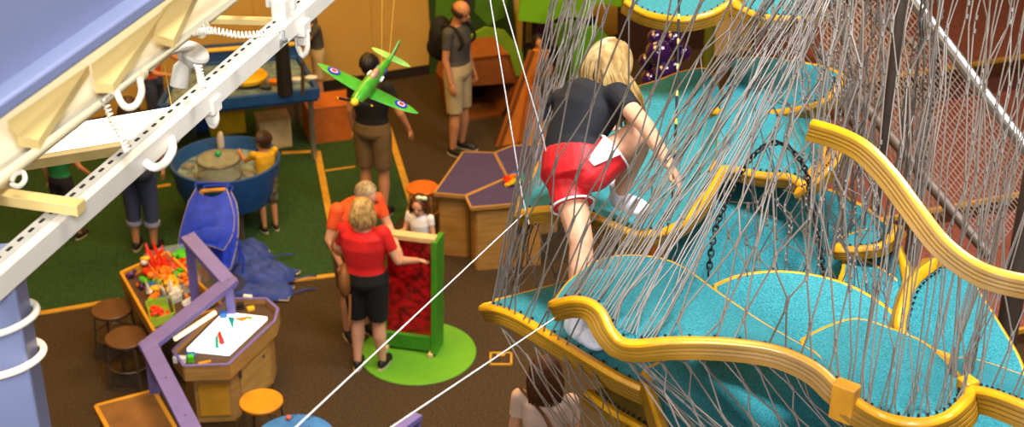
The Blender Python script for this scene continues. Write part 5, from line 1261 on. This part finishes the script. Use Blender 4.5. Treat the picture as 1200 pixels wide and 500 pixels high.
flat('dark curtain like board under the bright lime tree top', [(612, 110), (614, 24), (700, 20), (712, 110)], .2, M['dark'], extra=[([(628, 50), (630, 26), (638, 26), (637, 50)], M['tpu']), ([(616, 50), (617, 26), (623, 26), (623, 50)], M['khakid']), ([(645, 55), (646, 26), (652, 26), (652, 55)], M['khakid'])])
flat('lime tree trunk scenery board beside the girl’s shoulder'.replace('’', "'"), [(652, 130), (655, 60), (650, 30), (672, 24), (690, 30), (684, 60), (688, 130)], .9, M['leafg'])
flat('green rounded bush scenery board behind the blonde hair', [(672, 120), (672, 60), (684, 34), (700, 30), (716, 46), (720, 120)], 1.2, mat('bush_green', '#5fa81a', .6, scale=4))
flat('dark brown screen behind the glossy purple balls', [(724, 130), (726, -20), (850, -20), (852, 130)], .6, mat('brown_screen', '#3a1d0c', .7))
flat('pale beige panel standing behind the dense net curtain', [(838, 120), (838, 20), (880, 20), (882, 120)], .9, M['beige'])
q = G(824, 160); o = MB().tube([q, q + V((0, 0, 1.7))], .06, 14).build('pole', mat('olive_pole', '#5a6414', .6)); tag(o, 'olive green pole to the side of the purple balls', 'pole')
# --- cluster of purple balls
balls = [(772, 62, 22), (789, 46, 18), (800, 62, 15), (778, 84, 17), (762, 92, 15), (790, 78, 13), (768, 44, 13), (758, 72, 14), (784, 98, 14)]
cb = P(778, 90, 12.6); t = thing('ball_sculpture', 'cluster of glossy dark purple balls behind the blonde girl', 'sculpture', dn(cb))
MB().tube([dn(cb), V((cb.x, cb.y + .15, P(778, 60, 12.6).z))], .06, 12).build('stem', M['hut'], t)
for i, (a, b, r_) in enumerate(balls):
    q = P(a, b, 12.5 + .1 * (i % 3)); MB().ell(q, r_ * .58 / F * 12.5 * 1.25, r_ * .58 / F * 12.5 * 1.25, r_ * .58 / F * 12.5 * 1.25, None, 24, 16).build('ball', M['grape'], t)
# ------------------------------------------------------------------ light
def area(name, loc, tgt, size, power, col, sy=None, spread=180):
    l = bpy.data.lights.new(name, 'AREA'); l.energy = power; l.color = col; l.size = size; l.spread = math.radians(spread)
    if sy: l.shape = 'RECTANGLE'; l.size_y = sy
    o = bpy.data.objects.new(name, l); COL.objects.link(o); o.location = loc
    o.rotation_euler = (V(tgt) - V(loc)).to_track_quat('-Z', 'Y').to_euler(); return o
area('daylight_window', (2.4, 3.6, 13.2), (1.9, 5.7, 3), 2.6, 345, (.95, .97, 1.0), spread=70)
area('gallery_window', (-3.0, -3.0, 9.4), (2.0, 5, 4.4), 2.2, 58, (.95, .97, 1.0), spread=50)  # unseen fill added behind the camera to brighten the lowest platform
area('gallery_daylight', (1.0, -2.4, 9.4), (-1.1, 3.1, 6.1), 1.6, 38, (.95, .95, 1.0), spread=40)  # added fill out of view, aimed at the blue beam and ribbed panel
area('gallery_lamp', (-.6, 3.2, 8.6), (-.9, 3.3, 5.6), .8, 22, (1, .9, .7), spread=100)
area('hall_lamp', (-2.4, 10.5, 8.4), (-2.2, 12, 0), 3.0, 600, (1, .55, .10))
area('hall_lamp', (-.8, 15.0, 7.2), (-.8, 16, 0), 2.5, 240, (1, .57, .12))
area('steps_lamp', (5, 9, 9.3), (3.5, 11, 0), 2.5, 360, (1, .86, .76), spread=120)
area('table_lamp', (-2.6, 7.6, 6.9), (-2.6, 9, .5), .8, 50, (1, .72, .42))
w = bpy.data.worlds.new('world'); sc.world = w; w.use_nodes = True
w.node_tree.nodes['Background'].inputs[0].default_value = (1, .70, .42, 1); w.node_tree.nodes['Background'].inputs[1].default_value = .10
# apply the body and clothing modifiers once, so that every figure is one continuous mesh
dg = bpy.context.evaluated_depsgraph_get()
for o in APPLY:
    me = bpy.data.meshes.new_from_object(o.evaluated_get(dg)); old = o.data
    mats = [m for m in old.materials]; me.materials.clear()
    for m_ in mats: me.materials.append(m_)
    o.modifiers.clear(); o.data = me; me.polygons.foreach_set('use_smooth', [True] * len(me.polygons))
vs_ = sc.view_settings
vs_.view_transform = 'Standard'; vs_.look = 'None'; vs_.gamma = 1; vs_.use_curve_mapping = False; vs_.exposure = 0.0
sc.cycles.use_denoising = True
sc.cycles.max_bounces = 6
